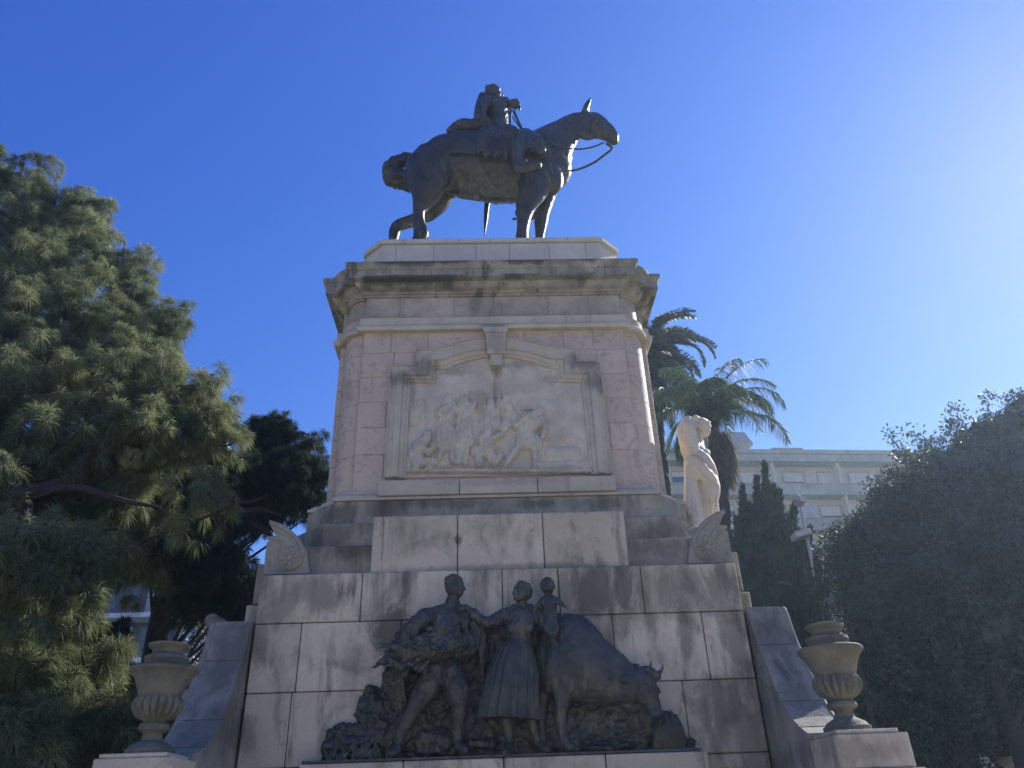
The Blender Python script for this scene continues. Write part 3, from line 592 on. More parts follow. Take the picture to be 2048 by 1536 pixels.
# mane: a low crest of locks
g = G()
mp_ = [(1.316, 2.4, 14.5), (1.517, 2.4, 14.651), (1.72, 2.4, 14.803), (1.899, 2.4, 14.895), (2.031, 2.4, 14.925)]
for i in range(len(mp_)*4-3):
    t = i/4; k = int(t); k = min(k, len(mp_)-2); t -= k; p = [mp_[k][j]*(1-t)+mp_[k+1][j]*t for j in range(3)]
    g.tube([(p[0]+.02, 2.42, p[2]-.17), (p[0]-.01, 2.33, p[2]-.20), (p[0]-.05, 2.25, p[2]-.36)], [.05, .045, .02], n=7, k=3)
sculpt('mane', g, M['bronze'], eq, voxel=.02, smooth=1)
def shell(g, x0, x1, a0, a1, off, th, n=10, m=18, hem=0):
    # cloth lying on the barrel between x0 and x1; angles from straight up, positive to the near side
    O = []; I = []
    for j in range(n+1):
        x = x0+(x1-x0)*j/n; cz, h, w_ = torso_at(x); ro = []; ri = []
        for i in range(m+1):
            a = rad(a0+(a1-a0)*i/m); e = hem*math.sin(x*23)*(i/m)
            for R_, q in ((off+th+e, ro), (off-.02, ri)): q.append((x, 2.4-math.sin(a)*(w_+R_), cz+math.cos(a)*(h+R_)))
        O.append(ro); I.append(ri)
    v = [p for r in O for p in r]+[p for r in I for p in r]; k = m+1; T = (n+1)*k; f = []
    for j in range(n):
        for i in range(m):
            a = j*k+i; f += [(a, a+1, a+k+1, a+k), (T+a, T+a+k, T+a+k+1, T+a+1)]
    for j in range(n): f += [(j*k, (j+1)*k, T+(j+1)*k, T+j*k), (j*k+m, T+j*k+m, T+(j+1)*k+m, (j+1)*k+m)]
    for i in range(m): f += [(i, T+i, T+i+1, i+1), (n*k+i, n*k+i+1, T+n*k+i+1, T+n*k+i)]
    g.add(v, f)
g = G(); shell(g, -.72, .30, -108, 108, .03, .035, hem=.012); shell(g, -.76, -.68, -110, 110, .04, .04)
obj('saddle_cloth', g, M['bronze'], eq, smooth=50)
g = G(); shell(g, .08, .16, -178, 178, .005, .022, n=2, m=40); obj('girth', g, M['bronze'], eq, smooth=50)
g = G(); shell(g, .40, .47, -178, 178, .005, .022, n=2, m=40); obj('girth', g, M['bronze'], eq, smooth=50)
g = G(); g.tube([(-0.756, 2.1, 14.035), (-0.633, 2.1, 14.107), (-0.376, 2.1, 14.134), (-0.108, 2.1, 14.146)], [(.13, .11), (.16, .13), (.17, .14), (.14, .12)], n=14)
g.tube([(-0.543, 2.45, 14.607), (-0.17, 2.45, 14.618)], [.14, .13], n=12)
sculpt('saddle_roll', g, M['bronze'], eq, voxel=.025, smooth=2, disp=.035, dscale=.15)
# fluted sheepskin and holster in front of the knee
g = G()
for i in range(9):
    u = i/8; top = (.80+.30*u, 2.4-.30, 14.02-.06*u); x = .64+.34*u
    cz, h, w_ = torso_at(x)
    g.tube([(x+.02, 2.42, cz+h+.08), (x+.03, 2.4-w_*.75, cz+h*.72+.06), (x+.03, 2.4-w_-.10, cz+.12), (x+.03, 2.4-w_-.15, cz-.18-.08*math.sin(i*1.9))], [.045, .05, .045, .036], n=8)
g.tube([(.98, 1.84, 13.45), (1.04, 1.80, 13.12)], [.12, .09], n=10)
sculpt('sheepskin', g, M['bronze'], eq, voxel=.022, smooth=1)
# rider
g = G()
def zr(x, y, Y): return None
g.tube([(0.215, 2.35, 14.155), (0.229, 2.35, 14.468), (0.216, 2.38, 14.781), (0.173, 2.4, 15.069), (0.149, 2.4, 15.254)], [(.30, .26), (.22, .185), (.25, .20), (.29, .24), (.20, .17)], n=20)
hc = (0.141, 2.4, 15.557)
g.tube([(0.143, 2.4, 15.316), hc], [.12, .11], n=12)                       # neck
g.ell((hc[0]-.02, hc[1], hc[2]+.03), (.175, .16, .19)); g.ell((hc[0]+.05, 2.40, hc[2]-.08), (.12, .11, .12))          # skull and jaw, face to the right
g.tube([(hc[0]+.15, 2.41, hc[2]+.02), (hc[0]+.19, 2.42, hc[2]-.05)], [.02, .03], n=7)       # nose
g.ell((hc[0]+.13, 2.36, hc[2]-.12), (.03, .04, .015)); g.ell((hc[0]+.12, 2.33, hc[2]+.04), (.03, .04, .02)); g.ell((hc[0]+.12, 2.45, hc[2]+.04), (.03, .04, .02))
g.ell((hc[0]+.0, 2.25, hc[2]-.02), (.03, .02, .05))
for i in range(16):                                                                        # wig of curls
    a = i*.9; g.ell((hc[0]-.07+.06*math.cos(a), 2.4+.12*math.sin(a*1.3), hc[2]+.10-.02*i), (.07, .07, .06), n=8, m=6)
g.tube([(hc[0]-.13, 2.34, hc[2]), (hc[0]-.15, 2.32, hc[2]-.14), (hc[0]-.16, 2.3, hc[2]-.28)], [.06, .07, .04], n=9)
g.tube([(hc[0]-.03, 2.22, hc[2]-.22), (hc[0]+.10, 2.30, hc[2]-.25), (hc[0]+.12, 2.44, hc[2]-.25)], [.04, .05, .04], n=8)   # collar
# shoulders
g.tube([(-0.113, 2.15, 14.917), (0.1, 2.4, 15.275), (0.387, 2.55, 15.39)], [.125, .15, .12], n=14)
# near arm: hangs and bends towards the hip
g.tube([(-0.092, 2.1, 14.877), (-0.149, 2.02, 14.583), (-0.172, 1.98, 14.302), (-0.093, 2.0, 14.189), (0.026, 2.05, 14.149)], [.12, .115, .095, .08, .06], n=14)
g.ell((-0.119, 1.97, 14.232), (.13, .12, .08)); g.ell((0.066, 2.05, 14.129), (.09, .06, .06))
for i in range(4): a = (0.079, 2.03, 14.106); g.tube([(a[0], 1.99+.035*i, a[2]), (a[0]+.09, 1.99+.035*i, a[2]-.02), (a[0]+.12, 2.0+.035*i, a[2]-.07)], [.022, .02, .016], n=6)
# cape down the back
g.tube([(-0.126, 2.5, 15.397), (-0.179, 2.5, 15.087), (-0.19, 2.5, 14.762), (-0.137, 2.45, 14.466)], [(.24, .09), (.28, .10), (.30, .11), (.30, .14)], n=16)
# far arm raised forward, fist holding the baton and rein
g.tube([(0.391, 2.62, 15.505), (0.463, 2.68, 15.47), (0.531, 2.6, 15.395), (0.597, 2.5, 15.276)], [.125, .105, .09, .075], n=14)
hp = (0.594, 2.46, 15.208)
g.ell(hp, (.085, .07, .10)); g.tube([(hp[0]-.06, hp[1], hp[2]+.08), (hp[0]+.02, hp[1]-.02, hp[2]+.11)], [.09, .07], n=9)
for i in range(4): g.tube([(hp[0]+.03, hp[1]-.05, hp[2]+.06-.042*i), (hp[0]+.09, hp[1]-.06, hp[2]+.055-.042*i), (hp[0]+.085, hp[1]-.0, hp[2]+.05-.042*i)], [.024, .024, .02], n=6)
g.tube([(hp[0], hp[1]-.07, hp[2]+.02), (hp[0]+.05, hp[1]-.10, hp[2]+.05)], [.026, .02], n=6)
# near leg
g.tube([(0.209, 2.15, 13.934), (0.383, 1.86, 13.63), (0.517, 1.72, 13.418), (0.548, 1.7, 13.215), (0.538, 1.68, 12.944), (0.535, 1.66, 12.696), (0.541, 1.64, 12.537)], [.24, .21, .17, .155, .14, .11, .10], n=16)
g.tube([(0.534, 1.64, 12.511), (0.666, 1.58, 12.448), (0.812, 1.54, 12.431), (0.923, 1.52, 12.443)], [(.09, .10), (.095, .10), (.11, .085), (.09, .07)], n=14)
g.tube([(0.419, 1.72, 13.383), (0.548, 1.62, 13.281), (0.668, 1.7, 13.358)], [.05, .06, .05], n=9)
# far leg
g.tube([(.25, 2.7, 14.1), (.55, 3.0, 13.95), (.66, 3.1, 13.5), (.66, 3.1, 13.0), (.66, 3.1, 12.75)], [.24, .2, .16, .12, .1], n=12)
g.tube([(.62, 3.1, 12.7), (.85, 3.12, 12.66), (1.0, 3.12, 12.66)], [.1, .1, .08], n=10)
# coat skirt over the thigh, with folds
for i in range(9):
    u = i/8
    a = (-0.082, 2.0, 14.036); b = (0.34, 1.95, 13.899); c = (-0.207, 1.74, 13.035); d = (0.323, 1.72, 12.936)
    P = [tuple(a[k]*(1-u)+b[k]*u for k in range(3)), None, tuple(c[k]*(1-u)+d[k]*u for k in range(3))]
    P[1] = tuple((P[0][k]+P[2][k])/2-(.08 if k == 1 else 0) for k in range(3)); P[2] = (P[2][0], P[2][1], P[2][2]+.07*math.sin(i*2.1))
    g.tube(P, [.06, .085+.02*math.sin(i*2.6), .05], n=9)
sculpt('rider', g, M['bronze'], eq, voxel=.015, smooth=1, disp=.006, dscale=.08, post=folds(.011, .085, 13.3, hc[2]-.22))
# stirrup
g = G(); sc_ = (0.7, 1.56, 12.385)
for i in range(14):
    a0, a1 = [math.pi*2*k/14 for k in (i, i+1)]; g.tube([(sc_[0]+.02*math.cos(a0), sc_[1]+.14*math.cos(a0), sc_[2]+.06+.15*math.sin(a0)), (sc_[0]+.02*math.cos(a1), sc_[1]+.14*math.cos(a1), sc_[2]+.06+.15*math.sin(a1))], .022, n=6, k=1, sharp=True)
sculpt('stirrup', g, M['bronze'], eq, voxel=.012, smooth=1)
# baton, reins, sword, straps
g = G(); g.tube([(hp[0]-.03, hp[1], hp[2]+.10), (hp[0]+.10, hp[1]-.06, hp[2]-.06), (0.691, 2.4, 14.998)], [.02, .02, .018], n=7, k=2); obj('baton', g, M['bronze'], eq, smooth=True)
def rein(pts, r=.017):
    g = G(); g.tube(pts, [(r*.6, r*1.3)]*len(pts), n=6, k=6); obj('rein', g, M['bronze'], eq, smooth=True)
rein([(2.382, 2.27, 13.851), (2.203, 2.2, 13.676), (1.984, 2.16, 13.563), (1.748, 2.1, 13.487), (1.486, 2.02, 13.461), (1.236, 1.98, 13.563), (1.076, 1.95, 13.617)])
rein([(2.438, 2.3, 13.854), (2.549, 2.3, 13.707), (2.388, 2.3, 13.536), (2.163, 2.3, 13.325), (1.898, 2.32, 13.18), (1.686, 2.3, 13.092), (1.468, 2.2, 12.979)], .022)
rein([(0.559, 2.44, 15.03), (0.624, 2.3, 14.585), (0.69, 2.2, 14.205)], .026)
rein([(0.503, 2.44, 15.031), (0.469, 2.35, 14.664), (0.458, 2.25, 14.352)], .022)
rein([(0.44, 2.6, 15.219), (0.483, 2.55, 15.016)], .02)
rein([(0.54, 2.7, 15.148), (0.603, 2.65, 14.926), (0.658, 2.5, 14.613)], .012)
g = G()
for pts in ([(2.143, 2.22, 14.682), (2.175, 2.18, 14.347), (2.07, 2.18, 14.094), (2.011, 2.25, 14.054)], [(2.228, 2.24, 14.643), (2.368, 2.23, 14.326), (2.494, 2.26, 14.06)], [(2.336, 2.3, 14.589), (2.326, 2.21, 14.229), (2.276, 2.25, 13.977)]): g.tube(pts, .018, n=6, k=4)
sculpt('bridle', g, M['bronze'], eq, voxel=.012, smooth=0)
g = G(); g.tube([(1.019, 1.94, 13.296), (1.226, 2.0, 13.358), (1.426, 2.08, 13.244), (1.505, 2.2, 13.076), (1.538, 2.4, 13.042)], .03, n=7, k=4); obj('breast_strap', g, M['bronze'], eq, smooth=True)
g = G(); a = (-0.054, 3.0, 12.869); b = (-0.118, 3.0, 12.017)
g.tube([(.1, 3.02, 13.9), (.0, 3.05, 13.1), a, ((a[0]+b[0])/2, 3.0, (a[2]+b[2])/2), b], [(.02, .06), (.02, .06), (.018, .055), (.016, .04), (.006, .008)], n=8, k=3); obj('scabbard', g, M['bronze'], eq, smooth=True)
g = G(); a = (0.531, 3.1, 12.539); g.tube([(a[0]-.04, 3.1, a[2]), (a[0]+.02, 3.1, a[2]), (.62, 3.1, 12.7)], [.02, .016, .014], n=6, k=2); g.ell((a[0]-.03, 3.1, a[2]), (.04, .015, .04), n=8, m=6); sculpt('spur', g, M['bronze'], eq, voxel=.01, smooth=0)
# ================================================================ BRONZE GROUP ON THE LOWER WALL
bz = thing('bronze_sculpture', (0, -.15, 2.24), 'dark bronze relief of man, woman, child and ox, low on the front wall', 'sculpture')
g = G()
bd = [(-1.923, 2.276), (-1.917, 2.438), (-1.879, 2.533), (-1.817, 2.619), (-1.703, 2.645), (-1.604, 2.603), (-1.564, 2.631), (-1.566, 2.82), (-1.506, 2.899), (-1.401, 2.947), (-1.305, 2.975), (-1.28, 3.135), (-1.32, 3.279), (-1.207, 3.48), (-1.047, 3.696), (-0.878, 3.776), (-0.278, 3.743), (-0.108, 3.643), (0.322, 3.687), (0.668, 3.717), (0.892, 3.632), (1.107, 3.47), (1.312, 3.247), (1.426, 3.158), (1.626, 3.051), (1.703, 2.867), (1.674, 2.639), (1.821, 2.639), (1.897, 2.518), (1.903, 2.409), (2.012, 2.348), (2.02, 2.26)]
rn = random.Random(8)
bd2 = []
for a, b in zip(bd, bd[1:]+bd[:1]):
    n_ = max(1, int(math.dist(a, b)/.06)) if a[1] > 2.3 else 1
    for i in range(n_): t = i/n_; j = .018 if (i and a[1] > 2.3) else 0; bd2.append((a[0]*(1-t)+b[0]*t+rn.uniform(-j, j), a[1]*(1-t)+b[1]*t+rn.uniform(-j, j)))
bd2 = [(x, max(z, 2.245)) for x, z in bd2]
g.prism(bd2, -.085, .02)
for (x, z, r1, r2) in [(-1.408, 2.748, 0.16, 0.2), (-1.626, 2.462, 0.18, 0.16), (-1.315, 2.5, 0.2, 0.2), (-1.005, 2.637, 0.25, 0.2), (-0.788, 2.436, 0.3, 0.15), (-1.444, 2.899, 0.08, 0.1), (-1.738, 2.552, 0.08, 0.09), (-0.689, 2.826, 0.2, 0.16), (-1.829, 2.396, 0.08, 0.1), (-1.119, 2.839, 0.15, 0.2), (-0.263, 2.373, 0.3, 0.06), (0.996, 2.311, 0.4, 0.05)]: g.ell((x, -.07, z), (r1, .10, r2))
sculpt('rocky_backdrop', g, M['bronze2'], bz, voxel=.018, smooth=1, disp=.05, dscale=.08)
g = G(); g.box(-2.07, -.285, 2.238, 2.02, -.0, 2.262); obj('base_strip', g, M['bronze2'], bz)
# man
g = G()
g.tube([(-0.641, -0.24, 3.083), (-0.616, -0.25, 3.262), (-0.617, -0.26, 3.472), (-0.597, -0.25, 3.636), (-0.566, -0.22, 3.741)], [(.13, .16), (.12, .14), (.13, .165), (.13, .19), (.09, .12)], n=18)
g.tube([(-0.831, -0.26, 3.683), (-0.583, -0.22, 3.741), (-0.387, -0.2, 3.719)], [.085, .09, .08], n=12)
hc = (-0.532, -0.26, 4.005)
g.tube([(-0.566, -0.22, 3.741), (-0.543, -0.25, 3.912)], [.10, .068], n=10)
g.ell(hc, (.108, .10, .135)); g.ell((hc[0]-.01, hc[1], hc[2]+.035), (.11, .10, .11)); g.ell((hc[0]+.035, hc[1]-.005, hc[2]-.07), (.07, .065, .06))
g.tube([(hc[0]+.085, hc[1]-.01, hc[2]+.01), (hc[0]+.118, hc[1]-.01, hc[2]-.035)], [.014, .02], n=6); g.ell((hc[0]+.09, hc[1]-.03, hc[2]+.025), (.022, .03, .012)); g.ell((hc[0]+.088, hc[1]-.02, hc[2]-.065), (.02, .025, .012)); g.ell((hc[0]-.01, hc[1]-.09, hc[2]-.01), (.02, .012, .032))
for i in range(22): a = i*2.4; q_ = .085*math.sqrt(i/22); g.ell((hc[0]-.015+q_*math.cos(a), hc[1]-.01+q_*math.sin(a), hc[2]+.125-q_*.55), (.032, .032, .026), n=7, m=5)
# his right arm (picture left) bare from a rolled sleeve, hand clasping the bundle
g.tube([(-0.844, -0.3, 3.658), (-0.946, -0.36, 3.555), (-1.025, -0.4, 3.427)], [.105, .10, .08], n=12)
g.tube([(-1.014, -0.4, 3.442), (-1.05, -0.42, 3.293), (-1.007, -0.44, 3.196), (-0.924, -0.46, 3.13)], [.065, .062, .05, .034], n=12)
hd = (-0.902, -0.47, 3.112)
g.ell(hd, (.05, .028, .045), roty(35))
for i in range(4): g.tube([(hd[0]+.02, hd[1], hd[2]+.03-.022*i), (hd[0]+.065, hd[1]-.012, hd[2]+.01-.024*i), (hd[0]+.09, hd[1]+.01, hd[2]-.0-.026*i)], [.014, .013, .011], n=6, k=3)
g.tube([(hd[0]-.0, hd[1]-.01, hd[2]+.035), (hd[0]+.04, hd[1]-.015, hd[2]+.06)], [.015, .012], n=6, k=3)
# his left arm, behind the load
g.tube([(-0.376, -0.22, 3.691), (-0.303, -0.26, 3.506), (-0.346, -0.34, 3.289), (-0.489, -0.42, 3.216)], [.085, .07, .055, .04], n=12)
# open shirt flaps
g.tube([(-0.44, -0.3, 3.773), (-0.411, -0.34, 3.637), (-0.422, -0.34, 3.492)], [(.02, .04), (.018, .045), (.015, .03)], n=8)
g.tube([(-0.314, -0.2, 3.722), (-0.26, -0.2, 3.518), (-0.241, -0.18, 3.317), (-0.222, -0.14, 3.062)], [.05, .06, .06, .03], n=10)
# legs: breeches to the knee, stockings, laced sandals
g.tube([(-0.726, -0.26, 3.108), (-0.795, -0.3, 2.951), (-0.875, -0.32, 2.827), (-0.946, -0.31, 2.718)], [.135, .125, .11, .085], n=14)
g.tube([(-0.946, -0.31, 2.727), (-1.011, -0.29, 2.606), (-1.078, -0.26, 2.497), (-1.107, -0.24, 2.396)], [.078, .080, .06, .048], n=12)
g.tube([(-1.106, -0.24, 2.386), (-1.114, -0.29, 2.331), (-1.162, -0.34, 2.301)], [.05, .045, .03], n=10)
g.tube([(-0.576, -0.26, 3.093), (-0.529, -0.32, 2.951), (-0.491, -0.34, 2.827)], [.14, .13, .115], n=14)
g.tube([(-0.491, -0.34, 2.857), (-0.48, -0.34, 2.778)], [.118, .09], n=12)
g.tube([(-0.48, -0.34, 2.788), (-0.481, -0.31, 2.655), (-0.497, -0.28, 2.53), (-0.498, -0.26, 2.404)], [.075, .078, .06, .048], n=12)
g.tube([(-0.498, -0.26, 2.394), (-0.475, -0.32, 2.342), (-0.412, -0.37, 2.312)], [.05, .045, .03], n=10)
for (x, z, y) in [(-1.093, 2.479, -0.25), (-1.102, 2.446, -0.25), (-1.106, 2.413, -0.25), (-0.499, 2.499, -0.25), (-0.498, 2.461, -0.25), (-0.498, 2.423, -0.25)]: g.ell((x, y, z), (.062, .062, .012), n=12, m=5)
g.tube([(-0.562, -0.34, 3.192), (-0.553, -0.38, 3.057), (-0.558, -0.38, 2.972)], [.06, .07, .05], n=9)
sculpt('man', g, M['bronze2'], bz, voxel=.011, smooth=1, disp=.004, dscale=.05, post=folds(.012, .06, 2.75, hc[2]-.2))
# bundle of stalks and foliage he carries
g = G(); rn = random.Random(3)
c0 = (-0.65, -0.42, 3.334); c1 = (-1.242, -0.34, 3.201)
g.tube([c1, tuple((a+b)/2 for a, b in zip(c0, c1)), c0, (-0.383, -0.36, 3.365)], [.07, .13, .16, .10], n=12)
for i in range(46):
    u = rn.random(); p = [c1[k]*(1-u)+c0[k]*u for k in range(3)]; p[0] += rn.gauss(0, .10); p[1] -= rn.uniform(.02, .16); p[2] += rn.gauss(0, .10)
    L = rn.uniform(.08, .22); a = math.atan2(c0[2]-c1[2], c0[0]-c1[0])+rn.gauss(0, .5)
    if p[0]-L*math.cos(a) < c1[0]-.12: continue
    q = (p[0]-L*math.cos(a), p[1]+rn.uniform(-.04, .04), p[2]-L*math.sin(a)); m_ = ((p[0]+q[0])/2, (p[1]+q[1])/2-.03, (p[2]+q[2])/2+rn.uniform(-.03, .03))
    g.tube([p, m_, q], [rn.uniform(.015, .03), rn.uniform(.02, .04), .008], n=6, k=3)
for i in range(12):
    p = (-1.164, -0.3, 3.165); g.tube([(p[0]+rn.uniform(-.1, .2), -.25+rn.uniform(-.08, .08), p[2]+rn.uniform(-.05, .12)), (p[0]+rn.uniform(-.15, .1), -.22, p[2]-.15), (p[0]+rn.uniform(-.1, .15), -.18, p[2]-rn.uniform(.3, .6))], [.03, .03, .015], n=6, k=3)
for i in range(16):
    p = (-0.566, -0.5, 3.393); a = i*.7; g.ell((p[0]+.17*math.cos(a)*rn.random()+.05, p[1]+rn.uniform(0, .08), p[2]+.10*math.sin(a)), (.05, .04, .03), roty(rn.uniform(0, 180)), n=8, m=6)
g.tube([(-1.242, -0.34, 3.211), (-1.332, -0.33, 3.174), (-1.411, -0.32, 3.133)], [.035, .022, .01], n=7); g.tube([(-1.193, -0.34, 3.313), (-1.25, -0.34, 3.367), (-1.305, -0.32, 3.341)], [.03, .02, .01], n=7)
sculpt('stalk_bundle', g, M['bronze2'], bz, voxel=.013, smooth=0, disp=.012, dscale=.04)
# woman: bodice, arms, head with kerchief
g = G()
g.tube([(0.176, -0.26, 3.29), (0.174, -0.27, 3.394), (0.183, -0.28, 3.509), (0.21, -0.27, 3.636), (0.232, -0.24, 3.736)], [(.13, .16), (.105, .125), (.13, .15), (.12, .165), (.08, .09)], n=18)
g.ell((0.11, -0.36, 3.51), (.07, .06, .075)); g.ell((0.274, -0.36, 3.511), (.07, .06, .075))
g.tube([(0.044, -0.25, 3.673), (0.232, -0.23, 3.728), (0.392, -0.25, 3.674)], [.075, .08, .075], n=12)
hc = (0.226, -0.28, 3.917)
g.tube([(0.226, -0.25, 3.745), (0.23, -0.27, 3.852)], [.055, .05], n=10)
g.ell(hc, (.098, .098, .12)); g.ell((hc[0]-.035, hc[1]-.03, hc[2]-.055), (.062, .06, .065)); g.ell((hc[0]+.05, hc[1]+.0, hc[2]-.0), (.08, .085, .095))
g.tube([(hc[0]-.075, hc[1]-.07, hc[2]+.0), (hc[0]-.098, hc[1]-.085, hc[2]-.035)], [.012, .016], n=6); g.ell((hc[0]-.07, hc[1]-.07, hc[2]-.065), (.02, .02, .01)); g.ell((hc[0]-.055, hc[1]-.08, hc[2]+.018), (.04, .02, .01))
for i in range(5): g.tube([(hc[0]-.07+.03*i, hc[1]-.08, hc[2]+.04+.01*i), (hc[0]-.02+.03*i, hc[1]-.07, hc[2]+.10-.012*i), (hc[0]+.06, hc[1]-.03+.01*i, hc[2]+.10-.03*i)], [.012, .016, .012], n=6, k=3)
g.tube([(0.032, -0.27, 3.657), (-0.041, -0.29, 3.622), (-0.103, -0.31, 3.592)], [.085, .08, .065], n=12)
g.tube([(-0.08, -0.31, 3.597), (-0.164, -0.33, 3.573), (-0.273, -0.34, 3.627), (-0.366, -0.34, 3.706)], [.052, .05, .042, .03], n=12)
hd = (-0.399, -0.345, 3.744); g.ell(hd, (.045, .02, .03), roty(20))
for i in range(4): g.tube([(hd[0]-.02, hd[1]-.005, hd[2]+.02-.014*i), (hd[0]-.065, hd[1]-.01, hd[2]+.025-.018*i), (hd[0]-.10, hd[1]+.005, hd[2]+.012-.02*i)], [.011, .010, .008], n=6, k=3)
g.tube([(hd[0]+.0, hd[1]-.01, hd[2]-.01), (hd[0]-.03, hd[1]-.02, hd[2]-.045)], [.012, .009], n=6, k=3)
g.tube([(0.412, -0.26, 3.649), (0.472, -0.3, 3.54), (0.504, -0.34, 3.466), (0.546, -0.38, 3.382)], [.075, .065, .045, .032], n=12)
hd = (0.555, -0.39, 3.358); g.ell(hd, (.03, .02, .035))
for i in range(4): g.tube([(hd[0]-.01+.012*i, hd[1]-.01, hd[2]-.02), (hd[0]+.0+.014*i, hd[1]-.02, hd[2]-.055), (hd[0]+.01+.012*i, hd[1]-.01, hd[2]-.075)], [.009, .009, .007], n=6, k=3)
g.tube([(0.014, -0.26, 2.608), (0.032, -0.25, 2.483), (0.049, -0.25, 2.369)], [.06, .055, .04], n=10); g.tube([(0.049, -0.25, 2.36), (0.005, -0.33, 2.298), (-0.017, -0.37, 2.277)], [.042, .036, .024], n=9)
g.tube([(0.276, -0.26, 2.6), (0.303, -0.25, 2.475), (0.339, -0.25, 2.37)], [.06, .055, .04], n=10); g.tube([(0.339, -0.25, 2.36), (0.404, -0.33, 2.305), (0.441, -0.37, 2.286)], [.042, .036, .024], n=9)
sculpt('woman', g, M['bronze2'], bz, voxel=.011, smooth=1, disp=.004, dscale=.05, post=folds(.009, .05, 3.2, 3.84))
g = G()   # pleated skirt
g.tube([(0.173, -0.27, 3.373), (0.147, -0.28, 3.261), (0.113, -0.29, 3.079), (0.086, -0.3, 2.901), (0.059, -0.3, 2.728), (0.05, -0.3, 2.592)], [(.115, .14), (.15, .20), (.17, .26), (.19, .275), (.20, .295), (.205, .31)], n=132, k=6, ref=(0, 1, 0), mod=(17, .12), sharp=True)
obj('skirt', g, M['bronze2'], bz, smooth=60)
g = G()   # child sitting on the ox
hc = (0.523, -0.3, 3.977)
g.ell(hc, (.085, .085, .10)); g.ell((hc[0]-.01, hc[1]-.04, hc[2]-.04), (.06, .055, .05)); g.tube([(hc[0]-.02, hc[1]-.085, hc[2]+.0), (hc[0]-.022, hc[1]-.10, hc[2]-.03)], [.009, .013], n=6); g.ell((hc[0]-.02, hc[1]-.08, hc[2]-.052), (.02, .014, .008)); g.ell((hc[0]-.02, hc[1]-.072, hc[2]+.02), (.045, .02, .01)); g.ell((hc[0]+.082, hc[1], hc[2]-.01), (.012, .02, .025))
g.tube([(hc[0], hc[1]+.01, hc[2]-.09), (0.533, -0.28, 3.819), (0.532, -0.28, 3.696), (0.532, -0.28, 3.597)], [.035, (.07, .085), (.08, .085), (.09, .10)], n=14)
g.tube([(0.471, -0.29, 3.829), (0.427, -0.32, 3.778), (0.367, -0.34, 3.714)], [.034, .03, .02], n=9); g.tube([(0.6, -0.29, 3.825), (0.652, -0.31, 3.78), (0.698, -0.34, 3.732)], [.034, .03, .02], n=9)
for c, s_ in (((0.355, -0.345, 3.702), -1), ((0.707, -0.345, 3.72), 1)):
    for i in range(4): g.tube([c, (c[0]+s_*.018, c[1]-.01+.008*i, c[2]-.022+.008*i), (c[0]+s_*.026, c[1]-.01+.008*i, c[2]-.04+.010*i)], [.009, .008, .006], n=5, k=2)
g.tube([(0.494, -0.33, 3.576), (0.486, -0.38, 3.49), (0.53, -0.4, 3.42)], [.05, .042, .03], n=9); g.tube([(0.56, -0.33, 3.574), (0.585, -0.38, 3.487), (0.556, -0.41, 3.407)], [.05, .042, .03], n=9)
g.ell((0.522, -0.42, 3.385), (.02, .04, .018)); g.ell((0.564, -0.43, 3.371), (.02, .04, .018))
sculpt('child', g, M['bronze2'], bz, voxel=.011, smooth=1)
g = G()   # ox, walking out of the wall with its head lowered
g.tube([(0.525, -0.12, 3.307), (0.681, -0.2, 3.234), (0.886, -0.24, 3.091), (1.064, -0.28, 3.002)], [(.16, .42), (.24, .47), (.25, .40), (.22, .33)], n=20)
g.tube([(1.014, -0.27, 3.03), (1.187, -0.32, 2.931), (1.347, -0.35, 2.871), (1.463, -0.36, 2.827)], [(.19, .33), (.155, .27), (.125, .20), (.11, .15)], n=18)
g.ell((0.731, -0.18, 3.533), (.16, .14, .10)); g.ell((0.712, -0.34, 3.053), (.17, .12, .30), roty(8)); g.tube([(0.906, -0.3, 2.752), (1.142, -0.33, 2.766), (1.325, -0.36, 2.683)], [(.03, .05), (.03, .09), (.03, .05)], n=10)
g.tube([(1.456, -0.38, 2.934), (1.486, -0.42, 2.792), (1.531, -0.44, 2.676), (1.556, -0.45, 2.597)], [(.12, .15), (.105, .135), (.08, .095), (.075, .07)], n=16)
g.ell((1.551, -0.47, 2.585), (.075, .075, .05)); g.ell((1.468, -0.5, 2.845), (.03, .03, .022)); g.tube([(1.368, -0.42, 2.96), (1.28, -0.48, 2.923), (1.233, -0.5, 2.901)], [(.02, .045), (.018, .05), (.01, .02)], n=8)
g.tube([(1.407, -0.4, 2.997), (1.528, -0.42, 3.006), (1.628, -0.42, 2.952)], [.05, .06, .045], n=10)
g.tube([(1.507, -0.5, 2.953), (1.543, -0.5, 2.813), (1.566, -0.5, 2.706)], [.02, .018, .012], n=7)
